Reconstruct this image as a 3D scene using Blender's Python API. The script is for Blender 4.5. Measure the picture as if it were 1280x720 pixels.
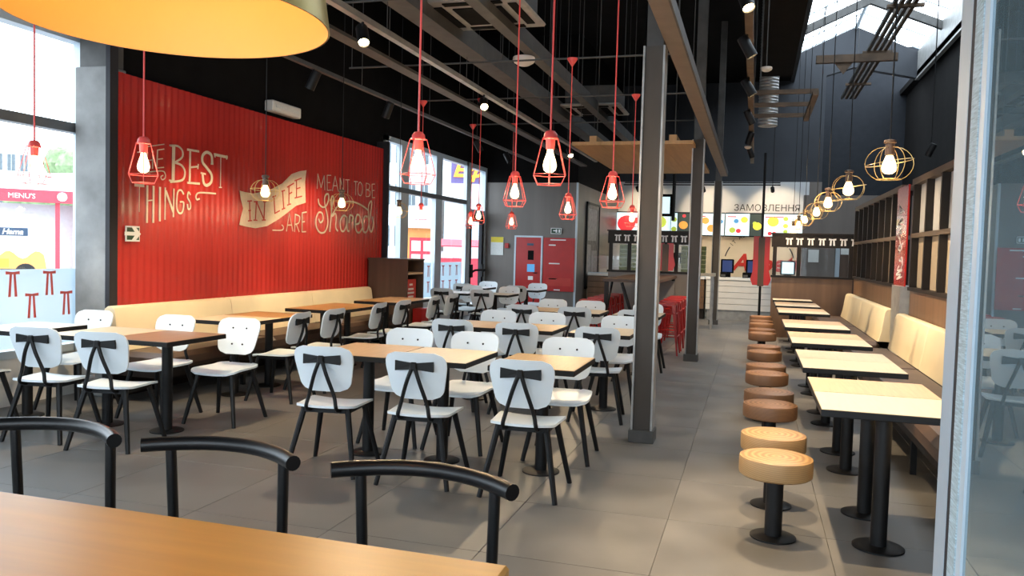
import bpy, math, random
from math import sin, cos, pi, radians
from mathutils import Vector, Matrix
random.seed(7)
for o in list(bpy.data.objects): bpy.data.objects.remove(o)
scene = bpy.context.scene
COL = scene.collection

# ------------------------------------------------------------------ camera
F_PX, YAW, PITCH, ROLL, CAM_H = 1000.0, .2925, .0470, -.02727, 1.5
fw = Vector((-sin(YAW)*cos(PITCH), cos(YAW)*cos(PITCH), -sin(PITCH)))
rt0 = Vector((cos(YAW), sin(YAW), 0))
dn0 = fw.cross(rt0)
rt = cos(ROLL)*rt0 + sin(ROLL)*dn0
dn = -sin(ROLL)*rt0 + cos(ROLL)*dn0
CAM = Vector((0, 0, CAM_H))
cam_d = bpy.data.cameras.new('camera'); cam = bpy.data.objects.new('camera', cam_d); COL.objects.link(cam)
cam_d.sensor_width = 36; cam_d.lens = F_PX/1280*36; cam_d.clip_start = .05; cam_d.clip_end = 400
cam.matrix_world = Matrix(((rt.x, -dn.x, -fw.x, CAM.x), (rt.y, -dn.y, -fw.y, CAM.y), (rt.z, -dn.z, -fw.z, CAM.z), (0, 0, 0, 1)))
scene.camera = cam
def ray(x, y): return rt*((x-640)/F_PX) + dn*((y-360)/F_PX) + fw
def on(ax, v, x, y):
    d = ray(x, y); return CAM + d*((v-CAM[ax])/d[ax])
def onX(v, x, y): return on(0, v, x, y)
def onY(v, x, y): return on(1, v, x, y)
def onZ(v, x, y): return on(2, v, x, y)

# ------------------------------------------------------------------ world, light, exposure
w = bpy.data.worlds.new('overcast'); scene.world = w; w.use_nodes = True
bg = w.node_tree.nodes['Background']; bg.inputs[0].default_value = (.80, .91, 1, 1); bg.inputs[1].default_value = 4.6
vs = scene.view_settings
vs.view_transform = 'Standard'; vs.look = 'None'; vs.gamma = 1; vs.use_curve_mapping = False; vs.exposure = 0.40
scene.display_settings.display_device = 'sRGB'
def portal(loc, rot, sx, sy):
    l = bpy.data.lights.new('window_portal', 'AREA'); l.shape = 'RECTANGLE'; l.size = sx; l.size_y = sy
    l.cycles.is_portal = True
    o = bpy.data.objects.new('window_portal', l); o.location = loc; o.rotation_euler = rot; COL.objects.link(o)
portal((-6.42, 1.8, 2.0), (0, -pi/2, 0), 3.0, 8.4)
portal((-6.42, 15.6, 2.0), (0, -pi/2, 0), 3.0, 5.4)
portal((-1.1, -2.62, 2.0), (pi/2, 0, 0), 9.8, 3.0)
portal((2.5, 14.5, 7.3), (0, 0, 0), 3.2, 19)

# ------------------------------------------------------------------ materials
MATS = {}
def mat(name, col, rough=.5, metal=0., spec=.5, var=0., vscale=6., stretch=(1, 1, 1), bump=0., bscale=60., coat=0., emit=None, estr=0., rvar=0.):
    if name in MATS: return MATS[name]
    m = bpy.data.materials.new(name); m.use_nodes = True; nt = m.node_tree; N = nt.nodes; L = nt.links
    b = N['Principled BSDF']
    b.inputs['Base Color'].default_value = (*col, 1); b.inputs['Roughness'].default_value = rough
    b.inputs['Metallic'].default_value = metal; b.inputs['Specular IOR Level'].default_value = spec
    b.inputs['Coat Weight'].default_value = coat
    tc = N.new('ShaderNodeTexCoord'); mp = N.new('ShaderNodeMapping'); mp.inputs['Scale'].default_value = stretch
    L.new(tc.outputs['Object'], mp.inputs['Vector'])
    nz = N.new('ShaderNodeTexNoise'); nz.inputs['Scale'].default_value = vscale; nz.inputs['Detail'].default_value = 5
    L.new(mp.outputs['Vector'], nz.inputs['Vector'])
    if var:
        cr = N.new('ShaderNodeValToRGB'); e = cr.color_ramp.elements
        e[0].position = .3; e[1].position = .7
        e[0].color = (*[max(0, c*(1-var)) for c in col], 1); e[1].color = (*[min(1, c*(1+var)) for c in col], 1)
        L.new(nz.outputs['Fac'], cr.inputs['Fac']); L.new(cr.outputs['Color'], b.inputs['Base Color'])
    if rvar:
        mr = N.new('ShaderNodeMapRange'); mr.inputs['To Min'].default_value = max(0, rough-rvar); mr.inputs['To Max'].default_value = rough+rvar
        L.new(nz.outputs['Fac'], mr.inputs['Value']); L.new(mr.outputs['Result'], b.inputs['Roughness'])
    if bump:
        n2 = N.new('ShaderNodeTexNoise'); n2.inputs['Scale'].default_value = bscale; n2.inputs['Detail'].default_value = 4
        L.new(mp.outputs['Vector'], n2.inputs['Vector'])
        bp = N.new('ShaderNodeBump'); bp.inputs['Strength'].default_value = bump; bp.inputs['Distance'].default_value = .01
        L.new(n2.outputs['Fac'], bp.inputs['Height']); L.new(bp.outputs['Normal'], b.inputs['Normal'])
    if emit:
        b.inputs['Emission Color'].default_value = (*emit, 1); b.inputs['Emission Strength'].default_value = estr
    MATS[name] = m; return m
def glass(name, tint=(.96, .98, 1), refl=.06, rcol=(1, 1, 1), fres=False, boost=1.):
    m = bpy.data.materials.new(name); m.use_nodes = True; nt = m.node_tree; N = nt.nodes; L = nt.links
    out = N['Material Output']; N.remove(N['Principled BSDF'])
    t = N.new('ShaderNodeBsdfTransparent'); t.inputs[0].default_value = (*tint, 1)
    g = N.new('ShaderNodeBsdfGlossy'); g.inputs['Color'].default_value = (*rcol, 1); g.inputs['Roughness'].default_value = .01
    mx = N.new('ShaderNodeMixShader'); mx.inputs[0].default_value = refl
    if fres:
        f = N.new('ShaderNodeFresnel'); f.inputs['IOR'].default_value = 1.5
        k = N.new('ShaderNodeMath'); k.operation = 'MULTIPLY'; k.inputs[1].default_value = boost; k.use_clamp = True
        L.new(f.outputs[0], k.inputs[0]); L.new(k.outputs[0], mx.inputs[0])
    L.new(t.outputs[0], mx.inputs[1]); L.new(g.outputs[0], mx.inputs[2]); L.new(mx.outputs[0], out.inputs['Surface'])
    MATS[name] = m; return m
def ringwood(name, c0, c1, rough=.5):
    """turned plywood: concentric rings on the top, layered lines round the side"""
    m = bpy.data.materials.new(name); m.use_nodes = True; nt = m.node_tree; N = nt.nodes; L = nt.links
    b = N['Principled BSDF']; b.inputs['Roughness'].default_value = rough
    tc = N.new('ShaderNodeTexCoord'); mp = N.new('ShaderNodeMapping'); L.new(tc.outputs['Object'], mp.inputs['Vector'])
    mp.inputs['Scale'].default_value = (1, 1, .9)
    wv = N.new('ShaderNodeTexWave'); wv.wave_type = 'RINGS'; wv.rings_direction = 'Z'; wv.inputs['Scale'].default_value = 9
    wv.inputs['Distortion'].default_value = 2.2; wv.inputs['Detail'].default_value = 2; wv.inputs['Detail Scale'].default_value = 2
    L.new(mp.outputs['Vector'], wv.inputs['Vector'])
    w2 = N.new('ShaderNodeTexWave'); w2.bands_direction = 'Z'; w2.inputs['Scale'].default_value = 45; w2.inputs['Distortion'].default_value = 1.5
    L.new(tc.outputs['Object'], w2.inputs['Vector'])
    ge = N.new('ShaderNodeNewGeometry'); sp = N.new('ShaderNodeSeparateXYZ'); L.new(ge.outputs['Normal'], sp.inputs[0])
    mx = N.new('ShaderNodeMix'); L.new(sp.outputs[2], mx.inputs[0]); L.new(w2.outputs['Fac'], mx.inputs[2]); L.new(wv.outputs['Fac'], mx.inputs[3])
    cr = N.new('ShaderNodeValToRGB'); cr.color_ramp.elements[0].color = (*c0, 1); cr.color_ramp.elements[1].color = (*c1, 1)
    L.new(mx.outputs[0], cr.inputs[0]); L.new(cr.outputs[0], b.inputs['Base Color'])
    MATS[name] = m; return m

M = dict(
 tile=mat('floor_tile_grey', (.145, .138, .13), .44, var=.20, vscale=2.2, rvar=.16, bump=.03, bscale=90),
 grout=mat('grout', (.125, .12, .115), .8, var=.1),
 black_paint=mat('black_paint', (.007, .0065, .0065), .85, spec=.08, var=.2, vscale=3),
 darkgrey=mat('dark_blue_grey_wall', (.034, .038, .046), .8, var=.12, vscale=1.5),
 darkgrey_shaded=mat('shaded_blue_grey_wall', (.022, .025, .031), .8, spec=.2, var=.1), rail_brown=mat('dark_oak_rail', (.075, .048, .03), .5, var=.2, vscale=9, stretch=(1, .06, 1)),  # recess wall grey: the far wall's grey with the recess's shade put in
 red_sheet=mat('red_sheet_metal', (.43, .025, .02), .2, spec=.5, var=.14, vscale=1.6, stretch=(1, 1, .12), coat=.25),
 cream_print=mat('cream_print', (.62, .50, .38), .55, var=.08, vscale=30),
 red_print=mat('red_print', (.48, .03, .02), .5, var=.05),
 concrete=mat('raw_concrete', (.24, .24, .235), .8, var=.22, vscale=4, bump=.2, bscale=30),
 alu=mat('grey_aluminium', (.52, .60, .66), .4, metal=.1, var=.05, vscale=3),
 alu_dark=mat('dark_aluminium', (.18, .19, .20), .4, metal=.6, var=.08),
 alu_light=mat('pale_aluminium', (.40, .47, .53), .45, metal=.1, var=.04),
 taupe=mat('taupe_laminate', (.155, .135, .12), .42, var=.14, vscale=3, stretch=(1, 1, .08)),
 brown=mat('brown_oak_laminate', (.17, .095, .052), .45, var=.18, vscale=9, stretch=(1, 1, .06)),
 wenge=mat('dark_wenge', (.013, .009, .007), .5, spec=.3, var=.25, vscale=12, stretch=(1, 1, .08)),
 cab=mat('cabinet_brown', (.075, .042, .026), .5, var=.22, vscale=10, stretch=(1, 1, .06)),
 cream_leather=mat('cream_leatherette', (.78, .66, .44), .42, var=.06, vscale=2.5, bump=.08, bscale=120),
 brown_leather=mat('brown_leatherette', (.085, .052, .036), .45, var=.15, vscale=5, bump=.1, bscale=120),
 white_ply=mat('white_lacquer', (.80, .87, .91), .34, var=.03, vscale=5),
 black_metal=mat('black_powder_coat', (.006, .006, .0065), .5, spec=.3, var=.15, vscale=20, bump=.04, bscale=300),
 black_gloss=mat('black_satin_tube', (.006, .006, .0065), .36, spec=.35, var=.15),
 beech=mat('beech_laminate', (.54, .36, .21), .36, var=.10, vscale=5, stretch=(14, 1, 1)),
 cream_lam=mat('cream_laminate', (.66, .54, .38), .36, var=.05, vscale=5, stretch=(14, 1, 1)),
 honey=mat('honey_laminate', (.42, .24, .085), .36, var=.12, vscale=5, stretch=(14, 1, 1)),
 walnut=mat('walnut_laminate', (.28, .18, .11), .36, var=.14, vscale=5, stretch=(14, 1, 1)),
 fg_wood=mat('honey_oak_table', (.60, .28, .05), .36, spec=.35, var=.13, vscale=1.6, stretch=(.5, 7, 1), rvar=.06),
 canopy_wood=mat('pine_board', (.38, .22, .09), .5, var=.12, vscale=2, stretch=(8, .5, 1)),
 red_metal=mat('red_enamel', (.42, .012, .010), .35, var=.08),
 red_wire=mat('red_wire', (.80, .085, .075), .4, var=.05),
 gold_wire=mat('brass_wire', (.72, .50, .20), .3, metal=.8, var=.05),
 gold_shade=mat('gold_shade_outside', (.50, .38, .12), .35, metal=.5, var=.06),
 steel=mat('galvanised_steel', (.36, .36, .35), .45, metal=.5, var=.18, vscale=8),
 steel_dim=mat('dull_grey_steel', (.075, .073, .07), .6, metal=.2, var=.2, vscale=6),
 rust=mat('brown_primed_steel', (.10, .065, .04), .6, metal=.2, var=.3, vscale=6),
 beam=mat('brown_grey_beam', (.16, .12, .095), .5, var=.1),
 col_panel=mat('column_cladding', (.07, .062, .055), .6, spec=.25, var=.16, vscale=4, stretch=(1, 1, .3)),
 pane_cream=mat('cream_back_panel', (.50, .42, .32), .25, var=.06), pane_grey=mat('grey_gloss_panel', (.60, .62, .65), .12, var=.06),
 white=mat('white_plastic', (.80, .80, .78), .45, var=.03),
 offwhite=mat('white_painted_board', (.72, .70, .66), .5, var=.04, vscale=4),
 cream_wall=mat('cream_wall', (.60, .53, .40), .6, var=.05, vscale=2),
 fascia=mat('white_fascia', (.62, .64, .66), .55, var=.03, vscale=2),
 sign_ink=mat('dark_ink', (.03, .03, .035), .6, var=.05),
 green_sign=mat('exit_green', (.01, .05, .022), .5, var=.05),
 yellow=mat('yellow_print', (.75, .60, .03), .5, var=.05),
 paper=mat('paper', (.72, .74, .72), .6, var=.06, vscale=40),
 art=mat('grey_print', (.10, .09, .09), .5, var=.6, vscale=7),
 art2=mat('pale_print', (.26, .24, .24), .5, var=.3, vscale=12),
 gasket=mat('black_rubber', (.01, .01, .015), .7, var=.1),
 ribbed=mat('ribbed_seal', (.38, .48, .52), .6, var=.3, vscale=40, stretch=(1, 1, 12)),
 asphalt=mat('asphalt', (.30, .30, .31), .9, var=.1, vscale=3),
 bld_white=mat('white_render', (.62, .64, .66), .8, var=.05),
 bld_blue=mat('pale_blue_cladding', (.42, .50, .56), .6, var=.08, vscale=.3),
 bld_glass=mat('dark_window', (.10, .13, .15), .25, var=.2),
 kiosk_red=mat('kiosk_red', (.55, .045, .07), .6, var=.06),
 orange=mat('van_orange', (.85, .35, .10), .5, var=.05),
 yellow_v=mat('van_yellow', (.95, .85, .05), .5, var=.03),
 navy=mat('van_navy', (.03, .06, .11), .5, var=.1),
 purple=mat('purple_sign', (.10, .08, .22), .6, var=.1),
 foliage=mat('pale_foliage', (.20, .28, .14), .9, var=.4, vscale=2),
 olive=mat('olive_crate', (.13, .15, .045), .6, var=.25, vscale=20),
 olive_light=mat('olive_lip', (.26, .28, .10), .6, var=.2), tyre=mat('tyre', (.02, .02, .022), .8, var=.1),
 ceramic=mat('white_dome', (.66, .60, .55), .4, var=.05),
 filament=mat('lit_bulb', (1, .8, .5), .4, emit=(1, .78, .46), estr=3.2),
 filament2=mat('lit_amber_bulb', (1, .75, .4), .4, emit=(1, .74, .38), estr=3.0),
 spot_face=mat('lit_spot_lens', (1, .9, .7), .4, emit=(1, .78, .45), estr=18.),
 led=mat('lit_led', (1, .9, .8), .4, emit=(1, .82, .6), estr=8.),
 neon=mat('lit_orange_letters', (1, .4, .02), .4, emit=(1, .35, .01), estr=1.6),
 screen=mat('lit_menu_screen', (.5, .6, .62), .3, emit=(.62, .80, .86), estr=.85, var=.0),
 screen_dark=mat('dark_menu_screen', (.02, .03, .02), .3, emit=(.02, .03, .025), estr=1.),
 screen_blue=mat('blue_monitor', (.01, .02, .08), .3, emit=(.015, .04, .16), estr=.45),
 food_orange=mat('menu_orange', (.6, .25, .05), .5, emit=(.65, .28, .05), estr=.8),
 food_green=mat('menu_green', (.3, .4, .05), .5, emit=(.35, .42, .05), estr=.8),
 food_yellow=mat('menu_yellow', (.7, .6, .05), .5, emit=(.75, .6, .05), estr=.9),
 food_red=mat('menu_red', (.6, .03, .04), .5, emit=(.6, .03, .04), estr=.8),
 food_blue=mat('menu_blue', (.05, .2, .4), .5, emit=(.06, .22, .42), estr=.8),
)
def film(name, col, k=.75):
    m = bpy.data.materials.new(name); m.use_nodes = True; nt = m.node_tree; N = nt.nodes
    b = N['Principled BSDF']; b.inputs['Base Color'].default_value = (*col, 1); b.inputs['Roughness'].default_value = .6
    t = N.new('ShaderNodeBsdfTranslucent'); t.inputs[0].default_value = (*col, 1); mx = N.new('ShaderNodeMixShader'); mx.inputs[0].default_value = k
    nz = N.new('ShaderNodeTexNoise'); nz.inputs['Scale'].default_value = 3; bp = N.new('ShaderNodeBump'); bp.inputs['Strength'].default_value = .05
    nt.links.new(nz.outputs['Fac'], bp.inputs['Height']); nt.links.new(bp.outputs[0], b.inputs['Normal'])
    nt.links.new(b.outputs[0], mx.inputs[1]); nt.links.new(t.outputs[0], mx.inputs[2]); nt.links.new(mx.outputs[0], N['Material Output'].inputs['Surface'])
    MATS[name] = m; return m
M['film'] = film('frosted_film_sheet', (.72, .80, .85), .5); M['film_red'] = film('frosted_red_bow', (.80, .20, .16), .5)
M['window'] = glass('window_glass', (.97, .985, 1), .05)
M['clear_pane'] = glass('clear_partition_glass', (.98, .985, .98), .008)
M['door_glass'] = glass('tinted_door_glass', (.42, .52, .55), .3, (.80, .92, 1), True, 2.3)
def haze(m, col, k):
    nt = m.node_tree; N = nt.nodes; out = N['Material Output']; src = out.inputs['Surface'].links[0].from_socket
    d = N.new('ShaderNodeBsdfDiffuse'); d.inputs[0].default_value = (*col, 1); mx = N.new('ShaderNodeMixShader'); mx.inputs[0].default_value = k
    nt.links.new(src, mx.inputs[1]); nt.links.new(d.outputs[0], mx.inputs[2]); nt.links.new(mx.outputs[0], out.inputs['Surface'])
haze(M['door_glass'], (.22, .30, .33), .33)
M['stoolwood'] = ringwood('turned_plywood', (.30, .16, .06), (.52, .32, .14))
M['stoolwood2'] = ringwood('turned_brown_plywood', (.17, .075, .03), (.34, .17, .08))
# the inner lining of the big shade: warm, slightly translucent
M['gold_lining'] = mat('amber_shade_lining', (.92, .44, .13), .6, var=.03)

# ------------------------------------------------------------------ mesh helpers
class MB:
    def __init__(s): s.v = []; s.f = []; s.sm = []
    def add(s, vs, fs, smooth=False):
        o = len(s.v); s.v += [tuple(p) for p in vs]
        for f in fs: s.f.append(tuple(i+o for i in f)); s.sm.append(smooth)
        return s
    def box(s, x0, x1, y0, y1, z0, z1):
        return s.add([(x0,y0,z0),(x1,y0,z0),(x1,y1,z0),(x0,y1,z0),(x0,y0,z1),(x1,y0,z1),(x1,y1,z1),(x0,y1,z1)],
              [(0,3,2,1),(4,5,6,7),(0,1,5,4),(1,2,6,5),(2,3,7,6),(3,0,4,7)])
    def cbox(s, x0, x1, y0, y1, z0, z1, c=.01):
        """box with chamfered edges"""
        pts = []; idx = {}
        X = (x0, x1); Y = (y0, y1); Z = (z0, z1)
        for i in (0, 1):
            for j in (0, 1):
                for k in (0, 1):
                    sx, sy, sz = (c if i == 0 else -c), (c if j == 0 else -c), (c if k == 0 else -c)
                    for a in range(3):
                        p = [X[i]+sx, Y[j]+sy, Z[k]+sz]; p[a] = (X[i], Y[j], Z[k])[a]
                        idx[i, j, k, a] = len(pts); pts.append(p)
        F = []
        for a in range(3):
            b, d = [(1, 2), (2, 0), (0, 1)][a]
            for sgn in (0, 1):
                q = []
                for (u, v) in ((0, 0), (1, 0), (1, 1), (0, 1)):
                    k = [0, 0, 0]; k[a] = sgn; k[b] = u; k[d] = v; q.append(idx[(*k, a)])
                F.append(q if sgn else q[::-1])
        for a in range(3):           # edges along axis a
            b, d = [(1, 2), (2, 0), (0, 1)][a]
            for u in (0, 1):
                for v in (0, 1):
                    k0 = [0, 0, 0]; k0[b] = u; k0[d] = v; k1 = list(k0); k1[a] = 1
                    q = [idx[(*k0, b)], idx[(*k1, b)], idx[(*k1, d)], idx[(*k0, d)]]
                    F.append(q if (u ^ v) else q[::-1])
        for i in (0, 1):
            for j in (0, 1):
                for k in (0, 1):
                    q = [idx[i, j, k, 0], idx[i, j, k, 1], idx[i, j, k, 2]]
                    F.append(q if (i+j+k) % 2 else q[::-1])
        return s.add(pts, F)
    def tube(s, pts, r, n=8, closed=False, cap=True, smooth=True, ref=None):
        pts = [Vector(p) for p in pts]; m = len(pts); rr = r if isinstance(r, (list, tuple)) else [r]*m
        rings = []; prev = None
        for i, p in enumerate(pts):
            a = pts[(i-1) % m] if (closed or i > 0) else p; b = pts[(i+1) % m] if (closed or i < m-1) else p
            t = (b-a).normalized()
            u = prev if prev is not None else (Vector(ref) if ref else (Vector((0, 0, 1)) if abs(t.z) < .9 else Vector((1, 0, 0))))
            u = (u - t*u.dot(t)); u.normalize(); v = t.cross(u); prev = u
            rings.append([p + (u*cos(2*pi*k/n) + v*sin(2*pi*k/n))*rr[i] for k in range(n)])
        V = [q for R_ in rings for q in R_]; Fs = []
        for i in range(m if closed else m-1):
            j = (i+1) % m
            for k in range(n): Fs.append((i*n+k, i*n+(k+1) % n, j*n+(k+1) % n, j*n+k))
        s.add(V, Fs, smooth)
        if cap and not closed:
            s.add(rings[0], [tuple(range(n))[::-1]]); s.add(rings[-1], [tuple(range(n))])
        return s
    def lathe(s, prof, n=24, c=(0, 0, 0), smooth=True, closed=False):
        V = []; Fs = []; m = len(prof)
        for r, z in prof:
            for k in range(n): V.append((c[0]+r*cos(2*pi*k/n), c[1]+r*sin(2*pi*k/n), c[2]+z))
        for i in range(m-1 if not closed else m):
            j = (i+1) % m
            for k in range(n): Fs.append((i*n+k, i*n+(k+1) % n, j*n+(k+1) % n, j*n+k))
        s.add(V, Fs, smooth)
        if not closed:
            if prof[0][0] > 1e-5: s.add(V[:n], [tuple(range(n))[::-1]])
            if prof[-1][0] > 1e-5: s.add(V[-n:], [tuple(range(n))])
        return s
    def prism(s, poly, f0, f1):
        """poly: 2-D outline; f0/f1 map a 2-D point to the two faces"""
        n = len(poly); V = [f0(p) for p in poly] + [f1(p) for p in poly]
        s.add(V, [tuple(range(n))[::-1], tuple(range(n, 2*n))] + [(i, (i+1) % n, n+(i+1) % n, n+i) for i in range(n)])
        return s
    def ribbon(s, pts, wd, f0, f1):
        """flat painted stroke of width wd along a 2-D polyline"""
        P = [Vector(p) for p in pts]; L_ = []; R_ = []
        for i, p in enumerate(P):
            a = P[max(0, i-1)]; b = P[min(len(P)-1, i+1)]; t = (b-a)
            t = t.normalized() if t.length > 1e-9 else Vector((1, 0)); nn = Vector((-t.y, t.x))*wd/2
            L_.append(p+nn); R_.append(p-nn)
        for i in range(len(P)-1):
            q = [L_[i], L_[i+1], R_[i+1], R_[i]]
            s.prism([tuple(c) for c in q], f0, f1)
        return s
    def xf(s, mtx):
        s.v = [tuple(mtx @ Vector(p)) for p in s.v]; return s
    def mesh(s, name, m):
        me = bpy.data.meshes.new(name); me.from_pydata(s.v, [], s.f); me.materials.append(m)
        me.polygons.foreach_set('use_smooth', s.sm)
        me.validate(); me.update()
        if any(s.sm): me.set_sharp_from_angle(angle=radians(40))
        return me
def smooth_path(pts, sub=6, closed=False):
    P = [Vector(p) for p in pts]; out = []; n = len(P)
    for i in range(n if closed else n-1):
        p0 = P[(i-1) % n] if (closed or i > 0) else P[i]; p1 = P[i]; p2 = P[(i+1) % n]; p3 = P[(i+2) % n] if (closed or i < n-2) else P[(i+1) % n]
        for k in range(sub):
            t = k/sub; out.append(.5*((2*p1)+(-p0+p2)*t+(2*p0-5*p1+4*p2-p3)*t*t+(-p0+3*p1-3*p2+p3)*t**3))
    if not closed: out.append(P[-1])
    return out
def rrect(x0, x1, y0, y1, r, n=5):
    out = []
    for cx, cy, a in ((x1-r, y1-r, 0), (x0+r, y1-r, 90), (x0+r, y0+r, 180), (x1-r, y0+r, 270)):
        for k in range(n+1):
            t = radians(a+90*k/n); out.append((cx+r*cos(t), cy+r*sin(t)))
    return out

def link(o, parent=None):
    COL.objects.link(o)
    if parent: o.parent = parent
    return o
def tag(o, label=None, cat=None, group=None, kind=None):
    if label: o['label'] = label
    if cat: o['category'] = cat
    if group: o['group'] = group
    if kind: o['kind'] = kind
    return o
def thing(name, label, cat, loc=(0, 0, 0), rz=0, group=None):
    o = bpy.data.objects.new(name, None); o.empty_display_size = .1; o.location = loc; o.rotation_euler = (0, 0, rz)
    link(o); return tag(o, label, cat, group)
def part(name, mb, m, parent=None, loc=None, label=None):
    me = mb if isinstance(mb, bpy.types.Mesh) else mb.mesh(name, M[m] if isinstance(m, str) else m)
    o = bpy.data.objects.new(name, me); link(o, parent)
    if loc is not None: o.location = loc
    if label: o['label'] = label
    return o
def single(name, mb, m, label, cat, loc=None, group=None):
    return tag(part(name, mb, m, None, loc), label, cat, group)
def struct(name, mb, m, parent=None, label=None):
    o = part(name, mb, m, parent)
    if parent is None: o['kind'] = 'structure'
    if label: o['label'] = label
    return o
def copy_tree(o, parent=None):
    c = o.copy(); COL.objects.link(c)
    if parent: c.parent = parent
    for ch in o.children: copy_tree(ch, c)
    return c
def clone(proto, loc, rz=0, label=None, group=None):
    c = copy_tree(proto); c.location = loc; c.rotation_euler = (0, 0, rz)
    if label: c['label'] = label
    if group: c['group'] = group
    return c
def text(name, s, size, mtx, m, parent, ext=.003, shear=0., off=0., align='LEFT', sx=1.):
    cu = bpy.data.curves.new(name, 'FONT'); cu.body = s; cu.size = size; cu.extrude = ext; cu.shear = shear; cu.offset = off
    cu.align_x = align; cu.materials.append(M[m]); cu.resolution_u = 3
    tmp = bpy.data.objects.new(name, cu); COL.objects.link(tmp)
    me = bpy.data.meshes.new_from_object(tmp.evaluated_get(bpy.context.evaluated_depsgraph_get()))
    bpy.data.objects.remove(tmp); me.name = name
    o = bpy.data.objects.new(name, me); link(o, parent)
    o.matrix_local = mtx @ Matrix.Diagonal((sx, 1, 1, 1)); return o
def facing(p, ax):
    """matrix for text standing upright: ax '+x' is read by someone looking along -x, '-y' by someone looking along +y"""
    if ax == '-y': R_ = Matrix(((1, 0, 0), (0, 0, -1), (0, 1, 0)))
    elif ax == '+x': R_ = Matrix(((0, 0, 1), (1, 0, 0), (0, 1, 0)))
    elif ax == '-x': R_ = Matrix(((0, 0, -1), (-1, 0, 0), (0, 1, 0)))
    return Matrix.Translation(p) @ R_.to_4x4()

# ------------------------------------------------------------------ floor
XL, XR, YB, YF = -6.3, 4.25, -2.6, 26.6
floor = struct('floor', MB().box(XL-.3, XR+.3, YB-.3, YF+1.4, -.2, -.006), 'grout')
floor['label'] = 'grey concrete-look tiled floor of the dining hall'
TS = .84
tile_me = MB().cbox(-TS/2+.0016, TS/2-.0016, -TS/2+.0016, TS/2-.0016, -.02, 0, .0012).mesh('floor_tile', M['tile'])
cells = []
x = -2.09+TS/2 - TS*5
while x - TS/2 < XR:
    y = 4.55+TS/2 - TS*9
    while y - TS/2 < YF+1:
        cells.append((x, y)); y += TS
    x += TS
def vis(c):
    v = Vector((c[0], c[1], 0))-CAM; z = v.dot(fw)
    if z < 1: return 1e6 + c[1]*0 + math.hypot(*c)
    u = 640+F_PX*v.dot(rt)/z; q = 360+F_PX*v.dot(dn)/z
    return z + (0 if -200 < u < 1480 and q < 1000 else 1e4)
cells.sort(key=vis)
for cx, cy in cells[:290]:
    part('floor_tile', tile_me, None, floor, (cx, cy, 0))
rest = MB()
for cx, cy in cells[290:]:
    g = .0022; rest.box(cx-TS/2+g, cx+TS/2-g, cy-TS/2+g, cy+TS/2-g, -.02, 0)
part('floor_tile_field', rest, 'tile', floor)['kind'] = 'stuff'

# ------------------------------------------------------------------ walls, ceiling, skylight
ZC = 6.55
# left wall: black above the glazing, and behind the red panel
struct('wall_left', MB().box(XL-.1, XL, YB-.3, 18.9, 3.46, ZC).box(XL-.1, XL, 6.36, 12.85, 0, 3.46), 'black_paint')
struct('wall_right', MB().box(XR, XR+.2, YB-.3, YF+.5, 0, ZC), 'black_paint')
struct('wall_back', MB().box(XL-.3, XR+.3, YB-.3, YB, 3.46, ZC).box(XR-1.2, XR, YB-.3, YB, 0, 3.46).box(XL-.3, XR+.3, YB-.3, YB, 0, .3), 'black_paint')
struct('ceiling', MB().box(XL-.3, .9, YB-.3, YF+1, ZC, ZC+.15).box(4.06, XR+.3, YB-.3, YF+1, ZC, ZC+.15).box(.9, 4.06, YB-.3, 5, ZC, ZC+.15), 'black_paint')
# dark far wall above the order counter, with the recess on its right
struct('wall_far', MB().box(-6.3, .9, 24.35, 24.6, 3.66, 7.3).box(.9, 1.75, 24.35, 24.6, 3.66, 6.6), 'darkgrey')
struct('wall_far_recess', MB().box(1.3, XR+.3, YF+.4, YF+.6, 0, 8), 'darkgrey_shaded')
# gable end under the skylight
g = MB().prism([(1.76, 6.66), (2.47, 6.87), (4.06, 6.52), (4.08, 7.23), (2.47, 7.98), (.9, 7.27), (.9, 6.6), (1.75, 6.6)], lambda p: (p[0], 24.35, p[1]), lambda p: (p[0], 24.6, p[1]))
struct('wall_gable', g, 'darkgrey')
struct('trim_1', MB().box(4.06, 4.16, 5, 24.6, 6.5, 7.24), 'steel', label='white curb along the right edge of the skylight')
struct('trim_2', MB().box(.8, .9, 5, 24.35, 6.5, 7.27), 'darkgrey', label='dark curb along the left edge of the skylight')
sky = struct('window_7', MB().tube([(2.47, 5, 7.95), (2.47, 24.4, 7.95)], .05, 6), 'alu', label='glazed ridge skylight with steel rafters')
for yy in (7, 10.6, 14.2, 17.8, 21.4):
    b = MB()
    for sx, ex in ((.85, .9), (4.12, 4.06)):
        b.prism([(0, 0), (1, 0), (1, 1), (0, 1)], lambda p, sx=sx: (sx+(2.47-sx)*p[0], yy-.07, 7.0+.72*p[0]+.2*p[1]), lambda p, sx=sx: (sx+(2.47-sx)*p[0], yy+.07, 7.0+.72*p[0]+.2*p[1]))
    part('rafter', b, 'steel_dim', sky)
for yy in [5+1.2*i for i in range(17)]:
    for sx in (.9, 4.08):
        part('glazing_bar', MB().tube([(sx, yy, 7.26), (2.47, yy, 7.97)], .018, 4, smooth=False), 'alu', sky)
for k in range(8):
    for sx in (.9, 4.08):
        y0, y1 = 5+2.4*k, 5+2.4*(k+1)
        part('pane', MB().add([(sx, y0, 7.27), (sx, y1, 7.27), (2.47, y1, 7.98), (2.47, y0, 7.98)], [(0, 1, 2, 3)]), 'window', sky)
for t in (.33, .66):
    for sx in (.9, 4.08):
        part('purlin', MB().tube([(sx+(2.47-sx)*t, 5, 7.25+.71*t), (sx+(2.47-sx)*t, 24.3, 7.25+.71*t)], .012, 4, smooth=False), 'alu', sky)
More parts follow.
